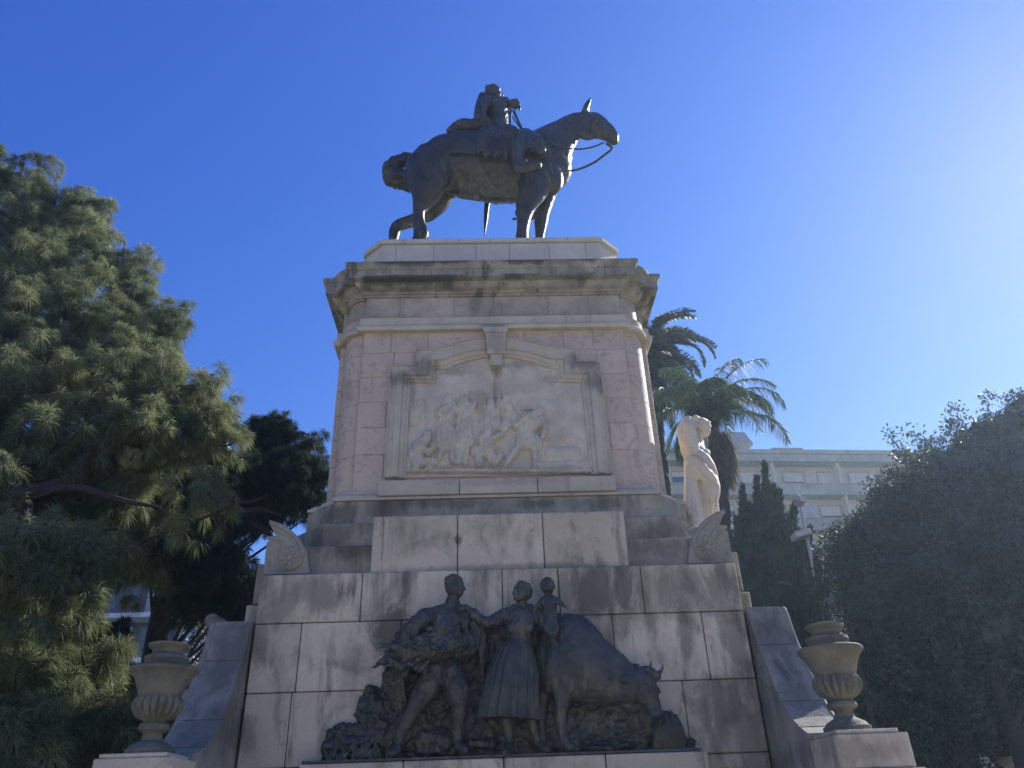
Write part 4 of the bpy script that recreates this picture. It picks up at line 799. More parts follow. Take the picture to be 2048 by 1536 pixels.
# fore leg, second leg further back, cloven hoof
g.tube([(0.639, -0.3, 2.885), (0.61, -0.3, 2.761), (0.587, -0.28, 2.627), (0.586, -0.27, 2.513), (0.6, -0.27, 2.417)], [.12, .095, .07, .055, .045], n=12)
g.tube([(0.6, -0.27, 2.417), (0.626, -0.29, 2.357), (0.661, -0.33, 2.315)], [.048, .06, .05], n=10)
g.tube([(0.419, -0.12, 2.867), (0.391, -0.12, 2.642), (0.387, -0.12, 2.351)], [.1, .07, .05], n=10)
g.tube([(0.616, -0.36, 3.258), (0.558, -0.38, 3.05), (0.538, -0.35, 2.855)], [.03, .04, .03], n=8)
sculpt('ox', g, M['bronze2'], bz, voxel=.014, smooth=2, disp=.008, dscale=.09)
for pts in ([(1.462, -0.42, 2.992), (1.507, -0.45, 3.006), (1.551, -0.46, 3.038), (1.572, -0.45, 3.106)], [(1.608, -0.42, 2.963), (1.644, -0.44, 2.979), (1.678, -0.45, 3.011), (1.697, -0.44, 3.063)]):
    g = G(); g.tube(pts, [.026, .024, .016, .004], n=9, k=4); obj('horn', g, M['bronze2'], bz, smooth=True)
g = G()   # sheaf of straw by the muzzle
for i in range(26):
    u = i/25; a = (1.53, -0.2, 2.239); b = (1.853, -0.2, 2.229); c = (1.625, -0.24, 2.543); d = (1.81, -0.24, 2.576)
    p = [a[k]*(1-u)+b[k]*u for k in range(3)]; q = [c[k]*(1-u)+d[k]*u for k in range(3)]; q[2] += .05*math.sin(u*3.1)-.03*abs(u-.5); bw = .05*math.sin(u*math.pi)
    yy = -.03*(i % 2); g.tube([(p[0], p[1]+yy, p[2]), ((p[0]+q[0])/2+.05*(u-.4), p[1]-.05-bw+yy, (p[2]+q[2])/2+.02), (q[0], q[1]+yy, q[2]+.03*math.sin(i*2.3))], [.011, .0125, .008], n=6, k=3)
sculpt('straw_sheaf', g, M['bronze2'], bz, voxel=.006, smooth=0)
g = G(); rn = random.Random(11)   # low plants at the left foot
for i in range(60):
    p = (-1.498, -0.2, 2.331); x = p[0]+rn.uniform(-.35, .35); h = rn.uniform(.04, .22)*(1-abs(x-p[0])*1.4); a = rn.uniform(-.14, .14)
    g.tube([(x, -.17+rn.uniform(-.05, .02), 2.26), (x+a*.4, -.2, 2.26+h*.7), (x+a, -.2+rn.uniform(-.04, .04), 2.28+h)], [.012, .014, .005], n=5, k=3)
sculpt('carved_plants', g, M['bronze2'], bz, voxel=.009, smooth=0)
# ================================================================ MARBLE STATUE on the right flank
ms = thing('marble_statue', (2.95, 1.5, 4.6), 'cream marble woman with bowed head on the right flank of the pedestal', 'statue')
def zs(l): return l
Ys = 1.5
g = G()
# upper body, leaning back over the hips
g.tube([(3.018, 1.5, 5.896), (3.029, 1.5, 6.085), (3.008, 1.5, 6.278), (2.999, 1.5, 6.431), (3.031, 1.5, 6.557)], [(.22, .20), (.22, .19), (.20, .165), (.18, .15), (.12, .12)], n=20)
g.tube([(3.063, 1.72, 6.014), (3.035, 1.74, 5.725), (2.98, 1.76, 5.339)], [(.16, .22), (.15, .21), (.16, .22)], n=14)
# cloth falling straight down at the back (left in view)
g.tube([(2.864, 1.42, 6.245), (2.835, 1.4, 5.993), (2.808, 1.38, 5.72), (2.794, 1.38, 5.462), (2.77, 1.38, 5.185)], [(.13, .085), (.16, .09), (.18, .11), (.2, .145), (.22, .165)], n=16)
# forward leg with clinging cloth
g.tube([(3.065, 1.4, 5.947), (3.069, 1.34, 5.75), (3.042, 1.36, 5.589), (2.992, 1.4, 5.413), (2.938, 1.42, 5.195)], [.17, .15, .125, .10, .10], n=14)
g.tube([(3.197, 1.6, 5.799), (3.181, 1.6, 5.588), (3.163, 1.6, 5.406)], [.06, .06, .07], n=10)
# veil wound over the raised arm and down the shoulder
g.tube([(2.928, 1.45, 6.894), (2.891, 1.42, 6.778), (2.892, 1.42, 6.65), (2.901, 1.42, 6.494), (2.916, 1.42, 6.34), (2.934, 1.42, 6.243)], [(.13, .10), (.17, .125), (.19, .14), (.19, .14), (.17, .13), (.12, .1)], n=18)
for k_, (x0_, y0_, x1_, y1_) in enumerate(((170, 300, 330, 330), (175, 345, 345, 370), (185, 390, 350, 415), (195, 435, 360, 455), (210, 480, 370, 500), (225, 525, 380, 540), (235, 570, 385, 585), (240, 615, 390, 640))):
    o_ = (2.602, 1.3, 7.218); ex = [0.7720000000000002, 0.0, -0.017000000000000348]; ey = [-0.11099999999999977, 0.0, -0.8419999999999996]
    def at_(x, y, Y): return (o_[0]+ex[0]*x/590.7+ey[0]*y/590.7, Y, o_[2]+ex[2]*x/590.7+ey[2]*y/590.7)
    g.tube([at_(x0_, y0_, 1.42), at_((x0_+x1_)/2, (y0_+y1_)/2+22, 1.235), at_(x1_, y1_, 1.36)], [.014, .02, .012], n=7, k=5)
# head bowed forward, curls, raised arm around it
hc = (3.148, 1.48, 6.835)
g.ell(hc, (.14, .14, .15), roty(25)); g.ell((hc[0]+.02, 1.43, hc[2]-.12), (.08, .085, .085)); g.tube([(hc[0]+.06, 1.35, hc[2]-.09), (hc[0]+.075, 1.335, hc[2]-.15)], [.012, .018], n=6)
g.ell((hc[0]+.04, 1.345, hc[2]-.06), (.05, .02, .012)); g.ell((hc[0]+.045, 1.36, hc[2]-.175), (.03, .02, .010)); g.ell((hc[0]-.08, 1.46, hc[2]+.06), (.13, .13, .10))
g.tube([(3.031, 1.5, 6.557), (3.09, 1.48, 6.718)], [.085, .08], n=10)
rn = random.Random(2)
for (x, y) in ((330, 205), (365, 190), (405, 195), (445, 215), (480, 240), (505, 280), (505, 320), (350, 235), (390, 235), (430, 255), (465, 285), (365, 275), (405, 285), (440, 320), (345, 310), (520, 300), (500, 345), (515, 250), (330, 260), (300, 230)): g.ell(at_(x, y, 1.37+rn.uniform(-.03, .03)), (.042, .045, .038), roty(rn.uniform(0, 90)), n=9, m=6)
g.tube([at_(300, 560, 1.34), at_(225, 430, 1.36), at_(200, 320, 1.38), at_(260, 235, 1.40), at_(370, 205, 1.42)], [.08, .075, .07, .06, .045], n=14)
# breast and far shoulder
g.ell(at_(465, 600, 1.42), (.095, .10, .085)); g.ell(at_(400, 620, 1.36), (.085, .08, .08)); g.tube([at_(400, 530, 1.5), at_(465, 560, 1.5), at_(500, 630, 1.5)], [.075, .085, .06], n=10)
# thick swag across the hips, with its folds
g.tube([at_(285, 700, 1.34), at_(360, 800, 1.26), at_(450, 900, 1.24), at_(550, 970, 1.34), at_(590, 985, 1.42)], [(.08, .09), (.09, .12), (.09, .12), (.09, .09), (.06, .06)], n=14)
for d_ in (-38, -14, 12, 38): g.tube([at_(285, 700+d_, 1.30), at_(360, 800+d_*1.2, 1.165-.0004*abs(d_)), at_(450, 900+d_*1.2, 1.145), at_(560, 968+d_*.5, 1.27)], [.012, .02, .02, .012], n=7, k=6)
g.tube([at_(380, 610, 1.33), at_(450, 700, 1.3), at_(525, 830, 1.34), at_(580, 950, 1.42)], [.055, .09, .09, .06], n=12)
for x_, y_, x2_, y2_ in ((262, 720, 290, 1500), (295, 800, 330, 1510), (330, 900, 372, 1510), (365, 1000, 405, 1500), (240, 760, 250, 1300)): g.tube([at_(x_, y_, 1.32), at_((x_+x2_)/2-6, (y_+y2_)/2, 1.255), at_(x2_, y2_, 1.23)], [.012, .024, .03], n=7, k=6)
for x_, y_, x2_, y2_ in ((470, 1000, 500, 1500), (560, 1010, 520, 1400), (520, 980, 540, 1200)): g.tube([at_(x_, y_, 1.26), at_((x_+x2_)/2+8, (y_+y2_)/2, 1.235), at_(x2_, y2_, 1.31)], [.012, .016, .012], n=7, k=6)
g.cbox(2.62, 1.05, 4.602, 3.10, 1.95, 4.92, .02)
sculpt('figure', g, M['marble'], ms, voxel=.012, smooth=1, disp=.003, dscale=.07)
# ================================================================ GROUND
def plane(name, x0, y0, x1, y1, z, m, kind='structure'):
    g = G(); g.add([(x0, y0, z), (x1, y0, z), (x1, y1, z), (x0, y1, z)], [(0, 1, 2, 3)]); return tag(obj(name, g, m), kind=kind)
M['lawn'] = mat('lawn', (.07, .10, .035), tint=(.10, .10, .05), nscale=1.2, rough=.95)
M['paving'] = mat('plaza_paving', (.58, .52, .40), tint=(.48, .43, .33), nscale=.8, rough=.85, bscale=12)
plane('ground', -150, -120, 150, 150, -.02, M['lawn'])
plane('plaza', -9, -30, 9.5, 9, 0, M['paving'])
# thin volume added to imitate lens glare over the trees and sky
hm = bpy.data.materials.new('glare_volume'); hm.use_nodes = True; hn = hm.node_tree
for n_ in list(hn.nodes):
    if n_.type == 'BSDF_PRINCIPLED': hn.nodes.remove(n_)
pv = hn.nodes.new('ShaderNodeVolumePrincipled'); pv.inputs['Color'].default_value = (.62, .80, 1, 1); pv.inputs['Density'].default_value = .0011; pv.inputs['Anisotropy'].default_value = .58
hn.links.new(pv.outputs[0], hn.nodes['Material Output'].inputs['Volume'])
g = G(); g.box(-151, -121, -1.1, 151, 151, 32); tag(obj('glare_haze', g, hm), kind='stuff')
# ================================================================ VEGETATION
def leafmat(name, a, b, isl=.45, transl=.35, rough=.55, ns=.5): return mat(name, a, tint=b, isl=isl, transl=transl, rough=rough, nscale=ns, namt=.4, bump=0, fine=0, spec=.35)
M['bark'] = mat('dark_bark', (.06, .048, .036), tint=(.032, .028, .023), nscale=6, bump=.8, bscale=18, rough=.9)
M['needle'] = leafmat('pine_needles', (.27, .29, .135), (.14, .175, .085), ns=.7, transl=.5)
M['needle2'] = leafmat('shaded_pine_needles', (.05, .08, .04), (.035, .06, .035))  # darker copy of the needle colour, with this pine's shade put into it
M['conif'] = leafmat('cypress_foliage', (.045, .08, .04), (.03, .055, .033), transl=.15, ns=2)
M['leafd'] = leafmat('evergreen_leaves', (.085, .105, .065), (.06, .078, .052), isl=.65, transl=.3, rough=.5, ns=.7)
M['leafl'] = leafmat('light_leaves', (.07, .11, .04), (.05, .085, .035), transl=.4, rough=.4)
M['palm'] = leafmat('palm_leaflets', (.16, .22, .085), (.11, .16, .065), transl=.25, rough=.6, ns=1.5)
M['palm2'] = leafmat('date_palm_leaflets', (.085, .11, .055), (.06, .08, .045), transl=.2, rough=.6, ns=1.5)
M['dead'] = leafmat('dry_palm_leaves', (.20, .16, .10), (.12, .095, .065), transl=.15, ns=2)
rng = np.random.RandomState(12)
def unit(a): return a/(np.linalg.norm(a, axis=-1, keepdims=True)+1e-9)
def limb_obj(name, segs, parent, m=None):
    g = G()
    for pts, rr_ in segs: g.tube(pts, rr_, n=9, k=4)
    return sculpt(name, g, m or M['bark'], parent, voxel=.045, smooth=1) if len(segs) < 2 else obj(name, g, m or M['bark'], parent, smooth=True)
def in_clumps(cl, per, shell=.35, flat=1.0, seed=0):
    # random points through ellipsoid clumps, denser towards the outside; returns points and outward directions
    r = np.random.RandomState(seed); P = []; D = []
    for (x, y, z, R) in cl:
        n = int(per*R*R); d = unit(r.randn(n, 3)); rad_ = R*(1-shell*r.rand(n)**1.5)*(1+.22*np.sin(d[:, 0]*5+x*3)*np.cos(d[:, 2]*4+z*2)+.12*np.sin(d[:, 1]*9+y*5))
        q = d*rad_[:, None]; q[:, 2] *= flat; P.append(q+np.array([x, y, z])); D.append(d)
    return np.vstack(P), np.vstack(D)
def tufts(P, D, nn, L, wd, seed=0, spread=.9, droop=.25):
    # bursts of long thin needles at twig ends
    r = np.random.RandomState(seed); n = len(P); P = np.repeat(P, nn, 0); A = np.repeat(D, nn, 0); N = len(P); Ls = np.repeat(L*(.75+.5*r.rand(n)), nn)
    d = unit(A+spread*r.randn(N, 3)); d[:, 2] -= droop*r.rand(N); d = unit(d)
    l = Ls*(.6+.5*r.rand(N)); s_ = unit(np.cross(d, r.randn(N, 3)))*wd
    V = np.empty((N, 4, 3)); V[:, 0] = P; mid = P+d*(l*.5)[:, None]; mid[:, 2] += .03*l; V[:, 1] = mid+s_; V[:, 3] = mid-s_; tip = P+d*l[:, None]; tip[:, 2] -= .32*l; V[:, 2] = tip
    i = np.arange(N)[:, None]*4
    F = np.concatenate([i+np.array([[0, 1, 3]]), i+np.array([[1, 2, 3]])], 1).reshape(-1, 3)
    return V.reshape(-1, 3), F
def core(name, cl, k, m, parent, seed=0, sub=28):
    # added solid blobs inside each clump, blocking light and sight through the crown
    V = []; F = []; o = 0
    for ci, (x, y, z, R) in enumerate(cl):
        a = np.linspace(0, 2*math.pi, sub, endpoint=False); b = np.linspace(-math.pi/2, math.pi/2, sub//2)
        A, B = np.meshgrid(a, b); d = np.stack([np.cos(B)*np.cos(A), np.cos(B)*np.sin(A), np.sin(B)], -1).reshape(-1, 3)
        h = np.array([mnoise.noise(Vector(q*3.1+ci*7.3)) for q in d])*.5+np.array([mnoise.noise(Vector(q*9+ci)) for q in d])*.35
        V.append(d*(R*k*(1+h))[:, None]+np.array([x, y, z])); n = sub; q = []
        for j in range(sub//2-1):
            for i in range(n): q.append((o+j*n+i, o+j*n+(i+1) % n, o+(j+1)*n+(i+1) % n, o+(j+1)*n+i))
        F += q; o += len(d)
    return rawmesh(name, np.vstack(V), F, m, parent, nv=4)
def mops(cl, per, sub, r0, seed, hang=.35):
    # second level: hand-sized mops of tufts hung on the outside of each bough clump
    C, D = in_clumps(cl, per, shell=.6, flat=.85, seed=seed); r = np.random.RandomState(seed+1); n = len(C)
    R = r0*(.6+.8*r.rand(n)); C = np.repeat(C, sub, 0); Dm = np.repeat(D, sub, 0); R = np.repeat(R, sub); d = unit(r.randn(len(C), 3))
    d[:, 2] = np.where(r.rand(len(C)) < .6, np.abs(d[:, 2]), d[:, 2])
    P = C+d*(R*(.55+.45*r.rand(len(C))))[:, None]; P[:, 2] -= hang*R*(1-d[:, 2])
    return P, unit(d*.9+Dm*.35+np.array([.05, -.05, .1]))
def leaves(P, D, L, wd, seed=0, up=.3, jit=1.0):
    # single folded leaves
    r = np.random.RandomState(seed); N = len(P); d = unit(D*.6+jit*r.randn(N, 3)+np.array([0, 0, up])); s_ = unit(np.cross(d, r.randn(N, 3)))
    nrm = np.cross(d, s_); l = L*(.6+.7*r.rand(N))[:, None]; w_ = wd*(.7+.6*r.rand(N))[:, None]
    V = np.empty((N, 4, 3)); V[:, 0] = P; V[:, 1] = P+d*l*.5+s_*w_+nrm*w_*.3; V[:, 2] = P+d*l; V[:, 3] = P+d*l*.5-s_*w_+nrm*w_*.3
    i = np.arange(N)[:, None]*4; F = np.concatenate([i+np.array([[0, 1, 2]]), i+np.array([[0, 2, 3]])], 1).reshape(-1, 3)
    return V.reshape(-1, 3), F
# ---- big pine on the left
pine = thing('pine_tree', (-11.5, 4.5, 0), 'huge long-needled pine with sunlit tufts filling the left side', 'tree')
pc = [(-13.259, 7.0, 17.519, 1.1), (-14.53, 7.0, 18.108, 1.3), (-12.103, 7.0, 16.761, 1.0), (-10.644, 6.5, 15.576, 0.9), (-11.824, 6.0, 14.821, 1.2), (-9.618, 6.0, 14.304, 0.9), (-10.088, 5.5, 13.29, 1.1), (-8.933, 6.0, 13.668, 0.8), (-8.475, 5.5, 12.252, 0.8), (-10.727, 5.0, 12.067, 1.3), (-8.748, 4.5, 11.146, 1.1), (-7.747, 5.0, 11.342, 0.75), (-6.827, 4.5, 10.856, 0.65), (-9.127, 4.0, 10.086, 1.1), (-7.39, 4.0, 9.704, 0.95), (-6.41, 4.0, 9.626, 0.75), (-7.59, 3.0, 8.577, 0.9), (-8.087, 2.5, 7.919, 1.0), (-6.557, 3.5, 8.524, 0.95), (-5.689, 3.5, 8.715, 0.7), (-5.38, 3.5, 8.498, 0.55), (-6.596, 2.5, 7.513, 0.8), (-5.666, 3.0, 7.647, 0.85), (-4.95, 3.0, 7.679, 0.5), (-4.699, 3.0, 7.435, 0.35), (-7.001, 2.0, 6.924, 0.8), (-5.909, 2.5, 6.956, 0.8), (-6.319, 0.5, 5.492, 0.65), (-5.852, 0.2, 4.843, 0.6), (-5.74, 0.0, 4.41, 0.5), (-6.674, 2.5, 6.205, 0.7), (-6.07, 3.0, 6.383, 0.7), (-4.473, 2.0, 6.037, 0.32), (-4.149, 1.8, 5.794, 0.3), (-5.341, 0.8, 4.832, 0.45), (-5.158, 0.4, 4.328, 0.38), (-6.664, 2.5, 4.727, 0.8), (-6.147, 3.5, 5.79, 0.7), (-6.444, 1.5, 4.072, 0.7), (-5.893, 1.2, 3.565, 0.6), (-6.401, 3.0, 4.181, 0.6), (-5.856, 2.2, 4.628, 0.3), (-5.965, 1.0, 3.131, 0.6), (-5.687, 1.6, 3.205, 0.5), (-5.453, 0.8, 2.713, 0.55), (-5.347, 1.6, 2.844, 0.5), (-5.215, 2.0, 3.122, 0.45), (-5.534, 0.8, 2.405, 0.5), (-5.041, 2.2, 2.836, 0.45), (-5.128, 2.0, 2.47, 0.5), (-4.857, 3.2, 3.398, 0.5), (-4.902, 3.0, 2.91, 0.45), (-4.675, 3.4, 3.212, 0.35), (-5.71, 2.4, 3.639, 0.4), (-10.293, 4.0, 10.11, 1.3), (-8.149, 2.0, 6.951, 1.2), (-6.991, 1.2, 4.731, 1.0), (-6.504, 1.2, 3.174, 0.9), (-12.919, 6.0, 14.044, 1.4), (-7.459, 4.5, 4.923, 0.7), (-6.127, 4.0, 6.771, 0.6)]
core('crown_blocker', pc, .26, M['needle'], pine, 5)
P1, D1 = mops(pc, 20, 11, .30, 3)
V1, F1 = tufts(P1, D1, 90, .25, .0042, seed=4, spread=1.0, droop=.6)
rawmesh('crown', V1, F1, M['needle'], pine)
segs = [([(-12.5, 4.5, -.2), (-12.3, 4.4, 4), (-12.2, 4.6, 9), (-12.6, 5, 12.5), (-13.2, 5.6, 14.5)], [.42, .38, .30, .18, .06])]
hub = [np.array((-12.3, 4.4, z)) for z in (5, 7, 9, 11, 13, 15)]
for i, c in enumerate(pc):
    c3_ = np.array(c[:3]); h = min(hub, key=lambda q: abs(q[2]+1.2-c3_[2])+.01*i % 1)
    mid = (h+c3_)/2+np.array([0, 0, -.5]); r0 = .03+.035*c[3]
    if i % 3 == 0 and np.linalg.norm(c3_-h) > 1.2: segs.append(([tuple(h), tuple(mid), tuple(c3_-np.array([.1, 0, .1])), tuple(c3_+np.array([.25, 0, .2]))], [r0*1.2, r0*.9, r0*.5, .02]))
    for k in range(4):
        d = unit(rng.randn(3)); segs.append(([tuple(c3_), tuple(c3_+d*c[3]*.5), tuple(c3_+d*c[3]*.85+np.array([0, 0, .08]))], [.022, .015, .006]))
limb_obj('trunk', segs, pine)
# visible dark boughs crossing the lower left
g = G()
for pts, r in (([(-7.371, 1.5, 5.835), (-6.783, 1.6, 6.052), (-6.411, 1.8, 6.323), (-6.355, 2.0, 6.782), (-6.331, 2.2, 7.285), (-6.258, 2.4, 7.639)], [.12, .11, .09, .07, .05, .03]), ([(-6.773, 1.6, 6.013), (-6.286, 1.7, 6.159), (-5.802, 1.8, 6.069), (-5.565, 1.8, 5.985), (-5.002, 1.9, 5.892)], [.08, .07, .06, .045, .02]), ([(-7.561, 1.6, 6.505), (-6.98, 1.7, 6.577), (-6.815, 2.0, 7.092), (-6.652, 2.2, 7.636)], [.08, .07, .05, .03]), ([(-11.884, 5.5, 14.703), (-10.495, 5.0, 13.188), (-10.15, 5.2, 13.643), (-10.018, 5.4, 14.116)], [.09, .08, .06, .03]), ([(-10.447, 5.0, 12.615), (-10.118, 5.0, 13.037), (-9.689, 5.2, 13.636)], [.07, .06, .03]), ([(-6.758, 2.0, 6.013), (-6.726, 2.0, 5.623), (-6.615, 2.0, 4.952)], [.14, .15, .16])): g = G(); g.tube(pts, r, n=10, k=5); obj('bough', g, M['bark'], pine, smooth=True)
# ---- darker pine reaching in front of the pedestal's left flank
pine2 = thing('pine_tree', (-6.5, 5.5, 0), 'dark shaded pine between the big pine and the pedestal', 'tree')
pc2 = [(-4.436, 5.5, 8.737, 0.5), (-4.869, 5.5, 8.519, 0.5), (-3.922, 5.3, 8.181, 0.5), (-3.615, 5.2, 7.803, 0.42), (-4.268, 5.2, 7.926, 0.6), (-4.765, 5.0, 7.639, 0.55), (-3.962, 5.0, 7.359, 0.5), (-5.063, 4.6, 7.224, 0.5), (-4.348, 4.8, 7.036, 0.4), (-3.658, 5.0, 7.198, 0.35), (-5.65, 4.8, 7.575, 0.6), (-5.871, 4.6, 7.095, 0.6), (-5.222, 4.6, 6.497, 0.5), (-5.928, 4.6, 6.42, 0.5), (-5.233, 4.6, 5.489, 0.5), (-4.763, 4.8, 5.442, 0.4), (-4.885, 4.8, 5.094, 0.4), (-4.514, 5.6, 9.198, 0.22), (-4.896, 5.6, 8.912, 0.25), (-3.785, 5.4, 8.617, 0.22), (-3.437, 5.2, 8.015, 0.2), (-5.766, 4.4, 7.409, 0.6), (-5.433, 4.6, 7.794, 0.6), (-4.929, 4.6, 7.575, 0.6), (-4.365, 5.0, 7.524, 0.6), (-4.938, 4.4, 6.799, 0.55), (-5.384, 4.2, 6.64, 0.6), (-5.898, 4.2, 6.559, 0.6), (-6.07, 4.2, 6.104, 0.5), (-5.603, 4.2, 5.913, 0.55), (-5.05, 4.3, 6.02, 0.5), (-4.862, 4.5, 5.54, 0.5), (-5.29, 4.6, 5.315, 0.4), (-4.623, 4.8, 5.086, 0.4), (-4.292, 4.9, 5.015, 0.35), (-3.85, 5.2, 7.701, 0.45), (-3.447, 5.2, 7.585, 0.3), (-3.557, 5.1, 6.929, 0.25), (-4.285, 4.8, 6.543, 0.2), (-5.235, 4.6, 6.03, 0.5), (-5.543, 4.6, 5.765, 0.4), (-4.803, 4.8, 5.713, 0.3), (-4.428, 4.9, 5.371, 0.35), (-6.797, 4.5, 4.252, 0.8), (-6.196, 4.5, 3.388, 0.8), (-6.723, 4.0, 2.992, 0.9), (-7.835, 4.2, 5.028, 0.9)]
core('crown_blocker', pc2, .36, M['needle2'], pine2, 6)
P2, D2 = mops(pc2, 44, 13, .22, 8)
V2, F2 = tufts(P2, D2, 80, .17, .0042, seed=9, spread=1.1, droop=.5)
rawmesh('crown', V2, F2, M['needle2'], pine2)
segs = [([(-6.4, 6.4, -.2), (-6.5, 6.3, 4), (-6.4, 6.0, 8), (-6.2, 5.8, 10.5)], [.26, .22, .14, .05])]
for c in pc2:
    c3_ = np.array(c[:3]); h = np.array((-6.45, 6.2, max(2.5, c3_[2]-1.2))); segs.append(([tuple(h), tuple((h+c3_)/2+np.array([0, 0, -.2])), tuple(c3_)], [.04, .03, .012]))
    for k in range(3): d = unit(rng.randn(3)); segs.append(([tuple(c3_), tuple(c3_+d*c[3]*.5), tuple(c3_+d*c[3]*.95)], [.02, .014, .006]))
for pts in ([(-5.363, 4.0, 7.425), (-4.919, 4.0, 6.882), (-4.529, 4.2, 6.856), (-4.219, 4.6, 7.154)], [(-4.911, 4.0, 6.835), (-4.531, 4.0, 6.637), (-4.244, 4.2, 6.725), (-3.987, 4.6, 6.754)], [(-4.452, 4.4, 6.548), (-4.162, 4.4, 6.381), (-4.013, 4.4, 6.256)]): segs.append((pts, [.06, .05, .04, .02][:len(pts)]))
limb_obj('trunk', segs, pine2)
# ---- glossy broadleaf tree peeping out by the left flank
def crown_tree(name, loc, label, cl, per, L, wd, m, seed, trunk, shell=.5, cat='tree', core_k=0, mop=None, twigs=2, up=.3, jit=1.0):
    t = thing(name, loc, label, cat)
    if core_k: core('crown_blocker', cl, core_k, m, t, seed)
    P, D = in_clumps(cl, per, shell=shell, seed=seed) if not mop else mops(cl, mop[0], mop[1], mop[2], seed, .1); P = P+np.random.RandomState(seed).randn(*P.shape)*.06
    V, F = leaves(P, D, L, wd, seed=seed+1, up=up, jit=jit); rawmesh('crown', V, F, m, t)
    segs = [trunk]; top = np.array(trunk[0][-1]); b = np.array(trunk[0][0]); r = np.random.RandomState(seed)
    for c in cl:
        c3_ = np.array(c[:3]); u = np.clip((c3_[2]-b[2])/(top[2]-b[2]+1e-6)-.25, .2, 1); h = b+(top-b)*u
        segs.append(([tuple(h), tuple((h+c3_)/2+np.array([0, 0, -.15])), tuple(c3_)], [.008+.05*c[3], .008+.03*c[3], .01]))
        for k in range(twigs): d = unit(r.randn(3)); segs.append(([tuple(c3_), tuple(c3_+d*c[3]*.5), tuple(c3_+d*c[3]*.9)], [.02, .012, .005]))
    limb_obj('trunk', segs, t); return t
crown_tree('broadleaf_tree', (-5.3, 9.5, 0), 'small glossy broadleaf tree showing between left urn and pedestal', [(-5.878, 9.5, 6.798, 0.45), (-6.048, 9.5, 6.329, 0.55), (-6.722, 9.5, 6.173, 0.5), (-6.285, 9.5, 5.592, 0.6), (-6.954, 9.5, 5.499, 0.5), (-6.522, 9.5, 4.939, 0.6), (-7.178, 9.5, 4.85, 0.5), (-5.773, 9.5, 6.032, 0.5), (-6.861, 9.5, 4.313, 0.6), (-5.943, 9.5, 4.814, 0.6)], 420, .16, .035, M['leafd'], 21, ([(-5.8, 9.6, -.2), (-5.8, 9.5, 4), (-5.7, 9.5, 7)], [.16, .12, .05]))
# ---- cypress
cyp = thing('cypress_tree', (7.3, 12.6, 0), 'dense dark green cypress with spired top behind the marble woman', 'tree')
cc = [(8.397, 13.0, 10.051, 0.35), (8.222, 13.0, 9.257, 0.6), (7.814, 13.0, 9.11, 0.5), (8.536, 13.0, 8.937, 0.6), (7.52, 13.0, 8.352, 0.7), (8.23, 13.0, 8.183, 0.9), (9.002, 13.0, 8.313, 0.55), (7.426, 13.0, 7.468, 0.8), (8.165, 13.0, 7.16, 1.0), (8.949, 13.0, 7.282, 0.55), (7.452, 13.0, 6.476, 0.9), (8.245, 13.0, 6.178, 1.0), (8.943, 13.0, 6.434, 0.5), (7.519, 13.0, 5.394, 1.0), (8.292, 13.0, 5.11, 1.0), (7.582, 13.0, 4.364, 1.1), (8.826, 13.0, 5.622, 0.5), (8.782, 13.0, 4.837, 0.6), (8.308, 13.0, 3.97, 0.9), (7.38, 13.0, 3.391, 1.0)]
spi = [(8.298, 13.0, 9.255, 8.541, 11.247, 0.2), (7.981, 13.0, 9.42, 8.191, 10.748, 0.16), (7.513, 13.0, 9.118, 7.703, 10.477, 0.17), (8.568, 13.0, 9.091, 8.817, 10.286, 0.16), (8.878, 13.0, 8.774, 9.193, 9.869, 0.16), (9.117, 13.0, 8.16, 9.504, 9.068, 0.15), (7.606, 13.0, 8.806, 7.813, 9.903, 0.16), (7.252, 13.0, 8.51, 7.329, 9.437, 0.15), (9.21, 13.0, 7.275, 9.561, 8.148, 0.13), (8.342, 13.0, 9.097, 8.665, 10.454, 0.15)]
core('crown_blocker', cc, .66, M['conif'], cyp)
P3, D3 = in_clumps(cc, 2000, shell=.3, seed=30); ex = []
r = np.random.RandomState(31)
for (x, y, z, x2, z2_, rr_) in spi:
    n = 900; u = r.rand(n); a = r.rand(n)*6.28; q = rr_*(1-u)**.7*(.6+.4*r.rand(n)); ex.append(np.stack([x+(x2-x)*u+q*np.cos(a), y+q*np.sin(a), z+(z2_-z)*u], 1))
ex = np.vstack(ex); P3 = np.vstack([P3, ex]); D3 = np.vstack([D3, unit(r.randn(len(ex), 3))])
V3, F3 = leaves(P3, D3*.7+np.array([0, 0, .9]), .19, .022, seed=33, up=.7, jit=.38); rawmesh('crown', V3, F3, M['conif'], cyp)
limb_obj('trunk', [([(7.2, 13, -.2), (7.5, 13, 4), (7.9, 13, 8), (8.2, 13, 10.6)], [.25, .2, .12, .03]), ([(7.4, 13, 3), (6.9, 13, 6), (6.9, 13, 8.5)], [.12, .08, .02])], cyp)
